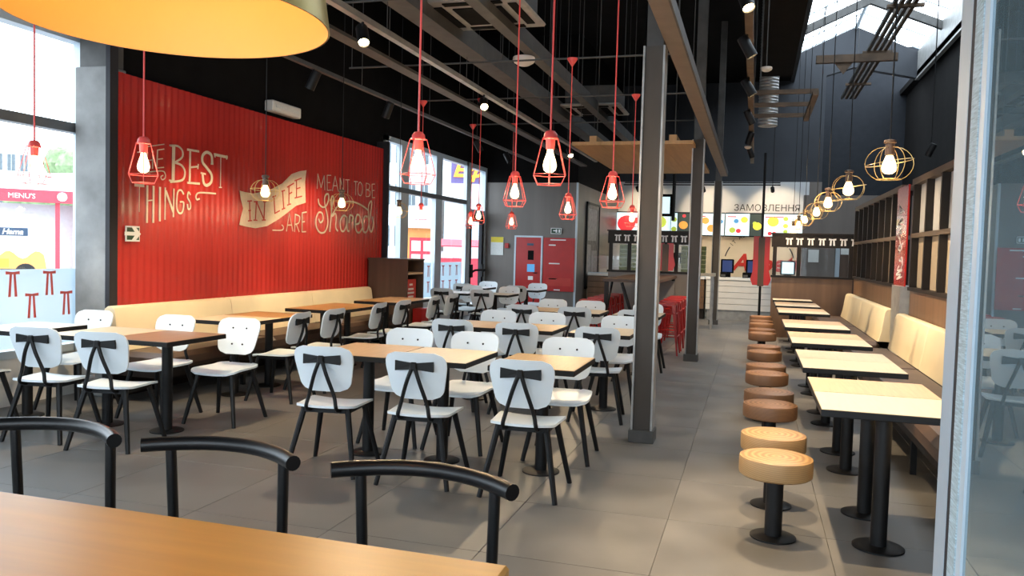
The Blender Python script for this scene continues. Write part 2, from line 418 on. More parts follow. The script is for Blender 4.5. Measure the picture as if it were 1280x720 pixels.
# taupe block with the red door, and the taupe wall on the right
struct('wall_block_front', MB().box(XL, -4.0, 18.4, 18.6, 0, 3.12), 'taupe')
struct('wall_block_side', MB().box(-4.2, -4.0, 18.6, 24.4, 0, 3.12), 'taupe')
struct('wall_block_top', MB().box(XL, -4.0, 18.4, 24.4, 3.12, ZC), 'black_paint')
struct('trim_3', MB().box(-4.03, -3.985, 18.385, 18.43, 0, 3.12), 'alu', label='pale metal corner strip of the taupe block')
struct('wall_side_room', MB().box(1.15, 4.25, 21.6, 21.8, 0, 3.1), 'taupe')

# ------------------------------------------------------------------ glazing
def window(name, y0, y1, z0, z1, mull, transoms, x=XL, mat_='alu', label='', film=None, mw=.07):
    fr = MB().box(x-.09, x+.05, y0, y1, z0, z0+.07).box(x-.09, x+.05, y0, y1, z1-.09, z1).box(x-.03, x+.05, y0, y0+.13, z0, z1).box(x-.03, x+.05, y1-.13, y1, z0, z1)
    o = struct(name, fr, mat_, label=label)
    for m_ in mull: part('mullion', MB().box(x-.04, x+.06, m_-mw, m_+mw, z0+.07, z1-.09), mat_, o)
    for t in transoms: part('transom', MB().box(x-.05, x+.07, y0+mw, y1-mw, t-.045, t+.045), 'alu_dark', o)
    ys = [y0]+list(mull)+[y1]; zs = [z0]+list(transoms)+[z1]
    for i in range(len(ys)-1):
        for j in range(len(zs)-1):
            part('pane', MB().add([(x, ys[i], zs[j]), (x, ys[i+1], zs[j]), (x, ys[i+1], zs[j+1]), (x, ys[i], zs[j+1])], [(0, 1, 2, 3)]), 'window', o)
    return o
w1 = window('window_1', -2.5, 6.34, .42, 3.46, (-.7, 1.1, 2.9, 4.55), (2.55,), label='tall shopfront window with frosted lower band, beside the concrete post')
struct('wall_left_sill', MB().box(XL-.35, XL+.04, YB, 6.34, 0, .42), 'offwhite')
w2 = window('window_2', 12.85, 17.15, .42, 3.46, (13.68, 15.36), (2.55,), label='tall window between the brown cabinet and the exit door', mw=.17)
struct('wall_left_sill_far', MB().box(XL-.35, XL+.1, 12.85, 17.15, 0, .42), 'offwhite')
d1 = struct('door_1', MB().box(XL-.08, XL+.06, 17.15, 17.27, 0, 3.46).box(XL-.08, XL+.06, 18.28, 18.4, 0, 3.46).box(XL-.08, XL+.06, 17.27, 18.28, 2.3, 2.42).box(XL-.08, XL+.06, 17.27, 18.28, 3.36, 3.46), 'alu', label='glazed exit door with black push bar in the left wall')
part('door_leaf', MB().box(XL-.03, XL+.05, 17.27, 17.42, .02, 2.3).box(XL-.03, XL+.05, 18.13, 18.28, .02, 2.3).box(XL-.03, XL+.05, 17.42, 18.13, .02, .2).box(XL-.03, XL+.05, 17.42, 18.13, 2.15, 2.3), 'gasket', d1)
part('pane', MB().box(XL-.005, XL+.005, 17.42, 18.13, .2, 2.15), 'window', d1)
part('pane', MB().box(XL-.005, XL+.005, 17.27, 18.28, 2.42, 3.36), 'window', d1)
part('push_bar', MB().tube([(XL+.05, 17.4, .95), (XL+.16, 17.4, 1.02), (XL+.16, 18.1, 1.02), (XL+.05, 18.1, .95)], .025, 8).box(XL+.05, XL+.1, 17.32, 17.42, .85, 1.15).box(XL+.05, XL+.1, 18.08, 18.18, .85, 1.15), 'black_metal', d1)
# frosted band with red bows on the lower panes
def bow_marks(parent, spots, x, m_, s=1., name='red_bow'):
    for yy, zz in spots:
        b = MB()
        for poly in ([(-.07, 0), (.07, 0), (.07, .028), (0, .02), (-.07, .028)], [(-.03, 0), (-.008, 0), (-.02, -.2), (-.045, -.2)], [(.03, 0), (.008, 0), (.02, -.2), (.045, -.2)]):
            b.prism([(p[0]*s, p[1]*s) for p in poly], lambda p: (x, yy+p[0], zz+p[1]), lambda p: (x+.002, yy+p[0], zz+p[1]))
        part(name, b, m_, parent)
for (a, b_) in ((-2.4, -.8), (-.6, 1.0), (1.2, 2.8), (3.0, 4.45), (4.65, 6.25)):
    part('frosted_film', MB().box(XL+.004, XL+.006, a, b_, .5, 1.21), 'film', w1)
sp = []
for px, py in ((16, 343), (62, 342), (40, 370), (83, 367)):
    p = onX(XL+.01, px, py); sp.append((p.y, p.z))
bow_marks(w1, sp+[(y-1.75, z) for y, z in sp]+[(y-3.5, z) for y, z in sp], XL+.008, 'film_red')
for (a, b_) in ((13.9, 15.15), (15.6, 16.9)):
    part('frosted_film', MB().box(XL+.004, XL+.006, a, b_, .5, 1.21), 'film', w2)
bow_marks(w2, [(y, z) for y in (14.1, 14.6, 15.0, 15.8, 16.2, 16.6) for z in (1.12, .8)], XL+.008, 'film_red')
# front glazing behind the camera
o = struct('window_3', MB().box(XL, XR-1.2, YB-.09, YB+.05, .3, .37).box(XL, XR-1.2, YB-.09, YB+.05, 3.37, 3.46), 'alu', label='front shopfront window wall')
for i in range(7):
    xx = XL+.04+i*(XR-1.2-XL-.08)/6
    part('mullion', MB().box(xx-.05, xx+.05, YB-.09, YB+.05, .37, 3.37), 'alu', o)
part('transom', MB().box(XL, XR-1.2, YB-.05, YB+.06, 2.5, 2.6), 'alu_dark', o)
for i in range(6):
    xa = XL+.04+i*(XR-1.2-XL-.08)/6; xb = XL+.04+(i+1)*(XR-1.2-XL-.08)/6
    part('pane', MB().add([(xa, YB, .37), (xb, YB, .37), (xb, YB, 3.4), (xa, YB, 3.4)], [(0, 1, 2, 3)]), 'window', o)
# concrete post by the near window
struct('column_1', MB().cbox(-6.22, -5.84, 6.12, 6.36, 0, 3.12, .01), 'concrete', label='raw concrete post between window and red wall')
struct('column_2', MB().box(-6.2, -5.88, 6.16, 6.36, 3.12, ZC), 'steel_dim', label='dark steel post head above the concrete')
struct('trim_4', MB().box(-5.84, -5.79, 6.1, 6.2, 0, 3.3), 'gasket', label='black edge strip beside the red wall')
struct('trim_5', MB().box(-5.95, -5.72, 11.86, 11.92, 0, 3.2), 'gasket', label='black end strip of the red wall')

# ------------------------------------------------------------------ red corrugated wall panel with lettering
RX = -5.8
rp = thing('red_wall_panel', 'red corrugated metal wall panel with cream slogan lettering', 'wall panel', (RX, 6.2, .0))
NP = 6; y0r, y1r = 6.2, 11.86; pw = (y1r-y0r)/NP
for i in range(NP):
    b = MB(); nw = 10; ns = nw*8
    prof = [(i*pw+(pw-.003)*k/ns, .005-.005*cos(2*pi*nw*k/ns)) for k in range(ns+1)]
    b.add([(x_, y_, z_) for z_ in (.3, 3.08) for y_, x_ in prof], [(k, k+1, ns+2+k, ns+1+k) for k in range(ns)], True)
    b.box(-.12, -.01, i*pw, (i+1)*pw-.004, .3, 3.08)
    part('corrugated_sheet', b, 'red_sheet', rp)
LX = RX+.013
def strokes(name, org, sc, items, m_, off=0.):
    grp = []
    for wd, pts in items:
        b = MB(); Q = []
        for zx, zy in pts:
            p = onX(LX, org[0]+zx/sc, org[1]+zy/sc); Q.append((p.y-6.2, p.z))
        c = onX(LX, org[0]+pts[0][0]/sc, org[1]+pts[0][1]/sc); d_ = onX(LX, org[0]+pts[0][0]/sc, org[1]+(pts[0][1]+wd)/sc)
        if len(Q) > 3: Q = [tuple(v) for v in smooth_path([(q[0], q[1], 0) for q in Q], 4)]; Q = [(q[0], q[1]) for q in Q]
        b.ribbon(Q, abs(c.z-d_.z), lambda p: (LX-RX+off, p[0], p[1]), lambda p: (LX-RX+off+.004, p[0], p[1]))
        part('letter_stroke', b, m_, rp)
A_ = (150, 165); 
strokes('a', A_, 6, [(8, [(130,152),(195,146)]), (8, [(160,150),(155,280)]), (8, [(205,150),(200,278)]), (8, [(247,140),(243,275)]), (7, [(203,215),(245,208)]),
 (9, [(280,135),(275,270)]), (7, [(278,136),(330,128)]), (7, [(278,205),(320,200)]), (7, [(272,270),(328,265)]), (7, [(185,112),(330,92)]),
 (8, [(190,302),(310,292),(337,312),(337,345),(315,358),(306,336),(322,325)]),
 (30, [(402,108),(397,372)]), (15, [(378,102),(432,106),(466,140),(464,190),(412,228)]), (16, [(412,230),(460,250),(486,300),(466,360),(375,374)]), (12, [(370,100),(390,100)]), (12, [(366,362),(390,366)]),
 (18, [(526,135),(520,385)]), (16, [(503,131),(592,146)]), (14, [(522,266),(580,259)]), (16, [(503,380),(597,388)]), (12, [(586,240),(582,277)]),
 (22, [(690,240),(684,175),(650,152),(620,175),(618,225),(650,270),(685,320),(682,375),(650,400),(626,380),(618,312)]), (14, [(604,306),(642,316)]), (12, [(680,238),(698,240)]),
 (20, [(706,168),(806,190)]), (8, [(755,190),(752,418)]), (8, [(742,415),(762,416)]), (12,[(706,160),(712,190)]), (12,[(800,176),(798,206)]),
 (22, [(108,397),(180,403)]), (4, [(145,405),(143,600)]), (18, [(204,400),(201,682)]), (18, [(251,404),(248,682)]), (9, [(203,516),(250,510)]), (18, [(299,412),(297,670)]),
 (12, [(338,416),(336,658)]), (20, [(342,440),(398,600)]), (13, [(403,424),(399,638)]), (14, [(476,468),(456,436),(430,455),(424,560),(440,606),(466,600),(476,530),(448,524)]),
 (13, [(527,472),(512,450),(505,490),(525,530),(526,570),(510,578),(504,540)]), (12, [(718,462),(600,455),(570,475),(574,506),(596,500)])], 'cream_print')
B_ = (290, 195); sB = 754/110
fl = [(65,297),(110,310),(180,322),(310,298),(430,235),(510,155),(580,130),(637,122),(625,220),(630,400),(550,425),(480,480),(400,540),(300,600),(200,618),(120,605),(62,590),(75,520),(95,450),(75,370)]
fp = []
for zx, zy in fl:
    p = onX(LX, B_[0]+zx/sB, B_[1]+zy/sB); fp.append((p.y-6.2, p.z))
part('painted_flag', MB().prism(fp, lambda p: (LX-RX, p[0], p[1]), lambda p: (LX-RX+.003, p[0], p[1])), 'cream_print', rp)
strokes('b', B_, sB, [(11, q) for q in ([(147,387),(151,553)],[(130,387),(166,384)],[(134,556),(166,553)],[(138,468),(158,466)],[(205,392),(198,546)],[(207,392),(270,542)],[(277,392),(271,546)],[(185,392),(217,390)],[(264,391),(291,390)],[(182,549),(213,551)],[(255,549),(286,548)],
  [(356,345),(365,490),],[(362,492),(406,468)],[(343,352),(372,340)],[(431,300),(440,450)],[(422,303),(450,294)],[(425,457),(452,446)],[(485,252),(485,415)],[(470,267),(527,233)],[(485,326),(512,310)],[(470,421),(502,410)],[(550,207),(550,355)],[(535,212),(592,190)],[(550,281),(582,270)],[(535,360),(597,344)])], 'red_print', .004)
strokes('b2', B_, sB, [(10, q) for q in ([(345,635),(425,635),(440,610),(425,590)],[(465,645),(490,490),(520,645)],[(475,592),(512,592)],[(540,495),(535,650)],[(540,500),(578,520),(570,572),(540,586)],[(550,585),(574,650)],[(600,485),(598,650)],[(598,487),(637,480)],[(600,566),(622,562)],[(597,650),(632,648)])], 'cream_print')
C_ = (385, 205); sC = 7.58
strokes('c', C_, sC, [(7, q) for q in ([(85,235),(92,90)],[(92,92),(122,225)],[(122,225),(153,110)],[(153,110),(158,248)],[(180,105),(182,250)],[(180,107),(217,108)],[(182,176),(208,176)],[(182,250),(221,246)],[(230,256),(256,115)],[(256,115),(286,262)],[(238,206),(276,206)],[(303,266),(303,130)],[(303,132),(335,272)],[(335,272),(338,140)],[(354,150),(392,150)],[(375,150),(374,282)],[(434,165),(471,168)],[(452,166),(450,297)],
  [(493,170),(512,200),(515,240),(508,285),(493,300),(476,280),(472,235),(478,190),(493,170)],[(550,180),(548,306)],[(550,181),(582,196),(578,236),(552,241)],[(552,242),(587,262),(580,304),(548,308)],[(605,190),(608,320)],[(604,191),(632,190)],[(606,251),(628,250)],[(607,320),(633,318)])], 'cream_print')
strokes('d', C_, sC, [(17, q) for q in ([(95,330),(105,380),(140,410),(175,390),(195,330),(190,285),(165,295),(155,340),(162,400),(180,480),(185,570),(160,640),(115,650),(80,600),(75,520),(100,460),(135,470),(140,530),(115,555),(100,520)],
  [(205,642),(225,420),(240,322),(226,308),(220,350),(225,490),(255,468),(266,500),(262,600),(282,636)],[(362,500),(335,488),(305,540),(310,620),(335,637),(360,590),(366,498),(370,620),(388,636)],[(388,560),(396,486),(425,500),(415,540)],
  [(440,572),(482,560),(490,500),(465,480),(445,540),(455,630),(485,650),(512,610)],[(562,500),(535,498),(515,570),(525,640),(555,640),(575,570),(602,380),(590,358),(570,420),(580,600),(600,642),(617,580),(610,498)],[(230,482),(280,400),(360,358),(440,363),(520,400),(572,442)])], 'cream_print')
# green arrow sign and emergency lamp by the red wall
s = thing('arrow_sign', 'small green exit sign with white arrow on the red wall', 'sign', (LX+.004, 0, 0))
c0 = onX(LX, 156, 282); c1 = onX(LX, 173, 302)
part('plate', MB().box(0, .012, c0.y, c1.y, c1.z, c0.z), 'white', s)
part('green_field', MB().box(.012, .014, c0.y+.01, c1.y-.01, c1.z+.015, c0.z-.015), 'green_sign', s)
yc, zc = (c0.y+c1.y)/2, (c0.z+c1.z)/2
part('arrow', MB().prism([(-.11, -.018), (.02, -.018), (-.03, -.075), (.02, -.075), (.10, 0), (.02, .075), (-.03, .075), (.02, .018), (-.11, .018)], lambda p: (.014, yc+p[0], zc+p[1]), lambda p: (.016, yc+p[0], zc+p[1])), 'white', s)
e = thing('emergency_lamp', 'boxy cream emergency lamp on the black wall above the red panel', 'lamp', (0, 0, 0))
c0 = onX(-5.75, 346, 124); c1 = onX(-5.75, 381, 147)
part('housing', MB().cbox(-5.93, -5.80, c0.y, c1.y, c1.z-.02, c0.z, .015), 'offwhite', e)
part('lens', MB().box(-5.80, -5.792, c0.y+.06, c1.y-.06, c1.z+.03, c0.z-.05), 'paper', e)
struct('wall_left_lining', MB().box(-6.3, -5.93, 6.36, 11.9, 0, ZC), 'black_paint')

# ------------------------------------------------------------------ chairs
def rounded_plate(mb, outline, f_top, f_bot):
    n = len(outline); V = [f_top(p) for p in outline]+[f_bot(p) for p in outline]
    ct = (sum(p[0] for p in outline)/n, sum(p[1] for p in outline)/n)
    V += [f_top(ct), f_bot(ct)]
    Fs = [(i, (i+1) % n, 2*n) for i in range(n)]+[((i+1) % n+n, i+n, 2*n+1) for i in range(n)]
    mb.add(V, Fs, True); mb.add(V, [((i+1) % n, i, n+i, n+(i+1) % n) for i in range(n)])
    return mb
def curved_plate(mb, half_w, y0, y1, f, th, nu=10, nv=8, corner=.06):
    """plate with rounded corners: rows v from y0..y1, width half_w(v); f(x,v,side) gives the point"""
    rows = []
    for j in range(nv+1):
        v = y0+(y1-y0)*j/nv
        d = min(v-y0, y1-v); c = 0
        if d < corner: c = corner-math.sqrt(max(0, corner**2-(corner-d)**2))
        w_ = half_w(v)-c
        rows.append([(w_*(2*i/nu-1), v) for i in range(nu+1)])
    N_ = nu+1; V = [f(x, v, 0) for r in rows for x, v in r]+[f(x, v, th) for r in rows for x, v in r]; off = len(rows)*N_
    Fs = []
    for j in range(nv):
        for i in range(nu):
            a = j*N_+i; Fs.append((a, a+1, a+N_+1, a+N_)); Fs.append((off+a, off+a+N_, off+a+N_+1, off+a+1))
    mb.add(V, Fs, True)
    E_ = []
    for i in range(nu): E_.append((i+1, i, off+i, off+i+1)); a = nv*N_+i; E_.append((a, a+1, off+a+1, off+a))
    for j in range(nv): a = j*N_; E_.append((a, a+N_, off+a+N_, off+a)); a = j*N_+nu; E_.append((a+N_, a, off+a, off+a+N_))
    mb.add(V, E_); return mb
SZ = .455
def make_chair():
    t = thing('bow_chair', 'x', 'chair')
    # seat: front slightly wider, dished, front edge rolling down
    def fs(x, v, th): return (x, v, SZ - .012*(1-(x/.2)**2) - (.02*((v-.12)/.1)**2 if v > .12 else 0) + (.012*((-.1-v)/.1)**2 if v < -.1 else 0) - th)
    part('seat', curved_plate(MB(), lambda v: .195+.02*min(1, (v+.2)/.3), -.225, .215, fs, .016, 10, 16, .07), 'white_ply', t)
    # backrest: wide at the top, narrower below, leaning back and wrapped a little
    def yb(z): return -.155-.09*(z-.55)/.3
    def fb(x, v, th): return (x, yb(v)+.025*(x/.2)**2-.004+th, v)
    bk = part('backrest', curved_plate(MB(), lambda v: .165+.035*min(1, max(0, (v-.55)/.2)), .545, .85, fb, .014, 10, 16, .07), 'white_ply', t)
    for sx, z in ((-.065, .765), (.065, .765), (-.05, .63), (.05, .63)):
        part('screw', MB().lathe([(.0, 0), (.008, 0), (.008, .004), (0, .005)], 8).xf(Matrix.Translation((sx, yb(z)+.012+.025*(sx/.2)**2, z)) @ Matrix.Rotation(-pi/2, 4, 'X')), 'black_metal', bk)
    # black bow on the back
    zb = .765; y_ = yb(zb)-.012
    b = MB().prism([(-.125, -.032), (-.015, -.02), (.015, -.02), (.125, -.032), (.125, .032), (.015, .02), (-.015, .02), (-.125, .032)],
                   lambda p: (p[0], y_-.012+.02*(p[0]/.2)**2, zb+p[1]), lambda p: (p[0], y_+.008+.02*(p[0]/.2)**2, zb+p[1]))
    bow = part('bow', b, 'black_metal', t)
    part('bow_knot', MB().cbox(-.022, .022, y_-.026, y_, zb-.026, zb+.026, .008), 'black_metal', bow)
    for sx in (-1, 1):
        part('back_support', MB().tube(smooth_path([(sx*.010, y_-.014, zb-.01), (sx*.042, y_-.016, zb-.1), (sx*.085, -.222, .53), (sx*.102, -.228, .455), (sx*.10, -.18, .425), (sx*.105, -.10, .42)], 5), .013, 8), 'black_metal', t)
    part('seat_frame', MB().box(-.15, .15, -.165, -.14, .405, .435).box(-.15, .15, .14, .165, .405, .435).box(-.165, -.14, -.165, .165, .405, .435).box(.14, .165, -.165, .165, .405, .435), 'black_metal', t)
    for sx in (-1, 1):
        for sy in (-1, 1):
            part('leg', MB().tube([(sx*.15, sy*.145, .432), (sx*.235, sy*(.245 if sy < 0 else .235), 0)], [.021, .016], 8), 'black_metal', t)
    return t
proto_chair = make_chair(); used_chair = [False]
def chair(x, y, rz, label, group='white chairs with black bows'):
    if not used_chair[0]:
        used_chair[0] = True; c = proto_chair; c.location = (x, y, 0); c.rotation_euler = (0, 0, rz); c['label'] = label; c['group'] = group; return c
    return clone(proto_chair, (x, y, 0), rz, label, group)

# ------------------------------------------------------------------ tables
TH = .755
def table_meshes(wx, wy):
    key = (wx, wy)
    if key in table_meshes.c: return table_meshes.c[key]
    e = MB().cbox(-wx/2, wx/2, -wy/2, wy/2, TH-.038, TH-.002, .003).mesh('edge_band', M['black_metal'])
    tops = {k: MB().cbox(-wx/2+.003, wx/2-.003, -wy/2+.003, wy/2-.003, TH-.006, TH, .0015).mesh('tabletop', M[k]) for k in ('beech', 'cream_lam', 'honey', 'walnut', 'white')}
    table_meshes.c[key] = (e, tops); return e, tops
table_meshes.c = {}
leg_me = MB().lathe([(.041, .012), (.041, TH-.038)], 20).mesh('leg', M['black_metal'])
base_me = MB().lathe([(.128, 0), (.128, .008), (.115, .013), (.05, .016)], 28).mesh('base_plate', M['black_metal'])
brk_me = MB().box(-.14, .14, -.02, .02, TH-.05, TH-.038).box(-.02, .02, -.14, .14, TH-.05, TH-.038).mesh('bracket', M['black_metal'])
def table(x, y, wx, wy, top, label, group):
    t = thing('cafe_table', label, 'table', (x, y, 0), 0, group)
    e, tops = table_meshes(wx, wy)
    part('tabletop', tops[top], None, t); part('edge_band', e, None, t); part('leg', leg_me, None, t); part('base_plate', base_me, None, t); part('bracket', brk_me, None, t)
    return t
W_, D_ = .575, .69
GC = 'centre dining tables'
rowsY = (5.23, 7.57, 9.94)
colX = (-2.64, -2.06, -1.335)
tops3 = (('beech', 'cream_lam', 'honey'), ('beech', 'honey', 'cream_lam'), ('honey', 'cream_lam', 'cream_lam'))
rown = ('front', 'middle', 'rear'); coln = ('left-hand', 'middle', 'right-hand')
for i, y in enumerate(rowsY):
    for j, x in enumerate(colX):
        table(x, y, W_, D_, tops3[i][j], f'{dict(beech="beech", cream_lam="pale cream", honey="honey brown")[tops3[i][j]]} square table, {coln[j]} one in the {rown[i]} row of the centre block', GC)
        chair(x+(.02 if j else -.03)+(.03 if (i, j) == (0, 1) else 0), y-.44, (.12, .07, .04)[(i+j) % 3], f'white bow-back chair, back to the viewer, at the {coln[j]} table of the {rown[i]} centre row')
        chair(x+(.03 if j != 1 else -.01), y+.46, pi+(.03, .05, -.04)[(i+2*j) % 3], f'white chair facing the viewer across the {coln[j]} table of the {rown[i]} centre row')
# left block: one row near the window
GL = 'tables of the left block'
table(-4.97, 5.22, W_, D_, 'cream_lam', 'pale table half of the pair nearest the big lamp, by the window side', GL)
table(-4.39, 5.22, W_, D_, 'walnut', 'walnut brown table half of the pair nearest the big lamp', GL)
table(-5.8, 5.22, W_, D_, 'white', 'sunlit white table right against the near window', GL)
chair(-5.03, 4.76, .16, 'white bow-back chair, back to the viewer, at the pale left front table')
chair(-4.42, 4.74, .18, 'white bow-back chair, back to the viewer, at the walnut left front table')
chair(-4.84, 5.66, pi, 'white chair facing the viewer behind the pale half of the left front table pair')
chair(-4.22, 5.72, pi+.05, 'white chair facing the viewer behind the walnut half of the left front table pair')
chair(-5.82, 4.72, 0, 'white chair cut by the photo edge, at the white window table')
chair(-5.72, 5.66, pi+.05, 'white chair facing the viewer behind the sunlit white window table')
# tables along the left bench, each a pair of halves
for i, (y, ta, tb) in enumerate(((6.74, 'cream_lam', 'honey'), (8.44, 'honey', 'honey'), (10.12, 'honey', 'beech'))):
    nm = ('nearest', 'middle', 'farthest')[i]
    table(-4.87, y, D_, W_, ta, f'near half of the {nm} table pair along the cream left bench', GL)
    table(-4.87, y+.58, D_, W_, tb, f'far half of the {nm} table pair along the cream left bench', GL)
    chair(-4.36, y+.02, pi/2+.06, f'chair side-on with its back to the aisle, near seat of the {nm} bench table pair')
    chair(-4.34, y+.66, pi/2-.04, f'chair side-on with its back to the aisle, far seat of the {nm} bench table pair')
# group by the far window
for i, (x, y, tp) in enumerate(((-4.9, 12.95, 'white'), (-4.2, 12.95, 'cream_lam'), (-5.25, 14.9, 'white'), (-4.2, 14.9, 'white'))):
    table(x, y, .66, .66, tp, ('white table under the far window next to the brown cabinet', 'pale table between two grey-looking chairs before the taupe wall', 'white table in front of the exit door', 'white table in front of the red door')[i], 'tables by the far window')
    chair(x-.02, y-.46, .06, ('white bow-back chair, back to the viewer, at the table next to the brown cabinet', 'white bow-back chair, back to the viewer, at the pale table before the taupe wall', 'white bow-back chair, back to the viewer, at the table before the exit door', 'white bow-back chair, back to the viewer, at the table before the red door')[i])
    chair(x+.04, y+.48, pi-.05, ('white chair facing the viewer behind the table next to the brown cabinet', 'white chair facing the viewer behind the pale table before the taupe wall', 'white chair facing the viewer behind the table before the exit door', 'white chair facing the viewer against the red door')[i])

# ------------------------------------------------------------------ right row: tables and stools
GR = 'tables along the right bench'
on_ = ('first', 'second', 'third', 'fourth', 'fifth', 'sixth', 'seventh')
pairY = (4.79, 6.36, 8.02, 9.68, 12.06, 13.68, 15.13)
for i, y in enumerate(pairY):
    if i < 6:
        table(.68, y-.283, .66, .56, 'cream_lam', f'near half of the {on_[i]} table pair from the camera along the right bench', GR)
        table(.68, y+.283, .66, .56, 'beech' if i % 2 == 0 or i > 2 else 'cream_lam', f'far half of the {on_[i]} table pair from the camera along the right bench', GR)
    else:
        table(.68, y, .66, .56, 'cream_lam', 'single pale table at the end of the right row, against the dark partition', GR)
def make_stool(wood):
    t = thing('drum_stool', 'x', 'stool')
    part('seat', MB().lathe([(.0, .335), (.175, .335), (.188, .345), (.19, .36), (.19, .425), (.187, .436), (.178, .44), (0, .44)], 40), wood, t)
    part('post', MB().lathe([(.045, .012), (.045, .335)], 20), 'black_metal', t)
    part('base_plate', MB().lathe([(.12, 0), (.12, .007), (.108, .012), (.05, .015)], 28), 'black_metal', t)
    part('mounting_plate', MB().lathe([(.10, .328), (.10, .336)], 20), 'black_metal', t)
    return t
st = (4.47, 5.05, 6.08, 6.64, 7.69, 8.27, 9.46, 10.04, 11.74, 12.39, 13.43, 14.02, 15.06)
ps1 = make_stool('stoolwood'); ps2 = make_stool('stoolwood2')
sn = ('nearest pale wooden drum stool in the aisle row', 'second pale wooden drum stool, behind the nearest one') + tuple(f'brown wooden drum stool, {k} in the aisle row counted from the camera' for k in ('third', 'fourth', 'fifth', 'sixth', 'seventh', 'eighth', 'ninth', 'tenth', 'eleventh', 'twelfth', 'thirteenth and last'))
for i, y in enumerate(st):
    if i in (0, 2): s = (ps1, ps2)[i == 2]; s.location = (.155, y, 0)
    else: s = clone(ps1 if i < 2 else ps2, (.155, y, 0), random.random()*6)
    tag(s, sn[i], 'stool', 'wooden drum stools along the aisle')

# ------------------------------------------------------------------ benches
def bench(name, label, x_front, x_back, segs, zt, flip):
    """flip=+1: back on the +x side"""
    t = thing(name, label, 'bench', (0, segs[0], 0)); y00 = segs[0]
    sg = flip
    for a, b in zip(segs[:-1], segs[1:]):
        a -= y00; b -= y00
        bk = MB()
        prof = [(x_back-sg*.20, .47), (x_back-sg*.17, .60), (x_back-sg*.135, zt-.05), (x_back-sg*.12, zt-.015), (x_back-sg*.09, zt), (x_back-sg*.04, zt), (x_back-sg*.01, zt-.02), (x_back, zt-.05), (x_back, .47)]
        n = len(prof); r = .03
        rings = []
        for yy, ins in ((a+.003, r), (a+.012, .010), (a+r, 0), (b-r, 0), (b-.012, .010), (b-.003, r)):
            cx = x_back-sg*.08; cz = (zt+.47)/2
            rings.append([(p[0]+(cx-p[0])*ins*5*.5, yy, p[1]+(cz-p[1])*ins*.9) for p in prof])
        V = [p for r_ in rings for p in r_]
        Fs = [((i*n+k), (i*n+(k+1) % n), ((i+1)*n+(k+1) % n), ((i+1)*n+k)) if sg < 0 else ((i*n+k), ((i+1)*n+k), ((i+1)*n+(k+1) % n), (i*n+(k+1) % n)) for i in range(5) for k in range(n)]
        bk.add(V, Fs, True); bk.add(rings[0], [tuple(range(n))]); bk.add(rings[-1], [tuple(range(n))[::-1]])
        part('back_cushion', bk, 'cream_leather', t)
        st_ = MB(); x0, x1 = sorted((x_front, x_back-sg*.17))
        st_.cbox(x0, x1, a+.003, b-.003, .31, .47, .045)
        part('seat_cushion', st_, 'brown_leather', t)
    L_ = segs[-1]-y00
    x0, x1 = sorted((x_front+sg*.06, x_back-sg*.02))
    part('plinth', MB().box(x0, x1, .02, L_-.02, .24, .31), 'wenge', t)
    part('back_panel', MB().box(min(x_back-sg*.02, x_back), max(x_back-sg*.02, x_back), .02, L_-.02, .0, .5), 'wenge', t)
    k = 0.1
    while k < L_:
        part('leg', MB().box(x_front+sg*.08-.02, x_front+sg*.08+.02, k, k+.04, 0, .25), 'black_metal', t); k += 1.15
    return t
bench('left_bench', 'long cream and brown upholstered bench under the red slogan wall', -5.07, -5.765, (6.0, 7.72, 9.45, 11.2), .88, -1)
bench('right_bench', 'near cream and brown upholstered bench along the right divider', 1.05, 1.74, (2.6, 4.6, 6.5, 8.4, 10.25), .89, 1)
bench('right_bench', 'far cream and brown upholstered bench beyond the grey post', 1.05, 1.74, (11.0, 13.3, 15.6), .89, 1)

# ------------------------------------------------------------------ right divider with slatted screen
dv = thing('divider_screen', 'brown half-height divider with dark slatted screen above, along the right bench', 'divider', (1.76, 2.2, 0))
for a, b in ((2.2, 6.2), (6.2, 10.3), (11.0, 15.8)):
    part('lower_panel', MB().box(0, .06, a-2.2, b-2.205, 0, 1.16), 'brown', dv)
    part('rail', MB().box(-.03, .1, a-2.2, b-2.2, 1.16, 1.2), 'wenge', dv)
    part('rail', MB().box(-.02, .06, a-2.2, b-2.2, 1.77, 1.82), 'rail_brown', dv)
    part('rail', MB().box(-.03, .1, a-2.2, b-2.2, 2.38, 2.45), 'rail_brown', dv)
fins = [2.25+.72*i for i in range(12)]+[11.05+.59*i for i in range(9)]
for i, y in enumerate(fins):
    part('slat', MB().box(-.03, .10, y-2.2, y-2.2+.05, 1.2, 1.77), 'wenge', dv)
    part('slat', MB().box(-.03, .10, y-2.2, y-2.2+.05, 1.82, 2.38), 'wenge', dv)
    if y < 15.4 and not 9.6 < y < 11:
        ye = y-2.2+(.72 if y < 10 else .59)
        part('pane', MB().box(.045, .05, y-2.2+.05, ye, 1.2, 1.77), 'pane_cream', dv); part('pane', MB().box(.045, .05, y-2.2+.05, ye, 1.82, 2.38), 'pane_grey', dv)
gp = struct('column_3', MB().box(1.66, 1.84, 10.34, 10.92, 0, 1.2), 'steel', label='grey metal-clad post between the two right benches')
rb = thing('red_banner', 'narrow red banner with white scrawled print on the slatted divider', 'banner', (1.7, 10.35, 1.2))
part('cloth', MB().box(0, .02, 0, .72, 0, 1.2), 'red_sheet', rb)
for k in range(9):
    z = .06+.10*k; b = MB()
    pts = [(.12+.45*random.random(), z+.12*random.random()) for _ in range(5)]
    b.ribbon([tuple(v)[:2] for v in smooth_path([(p[0], p[1], 0) for p in pts], 4)], .02, lambda p: (-.004, p[0], p[1]), lambda p: (0, p[0], p[1]))
    part('print_stroke', b, 'paper', rb)
single('wall_poster', MB().box(4.18, 4.2, 17.2, 18.6, 1.0, 2.3), 'red_print', 'red poster on the wall seen through the slatted divider', 'poster')

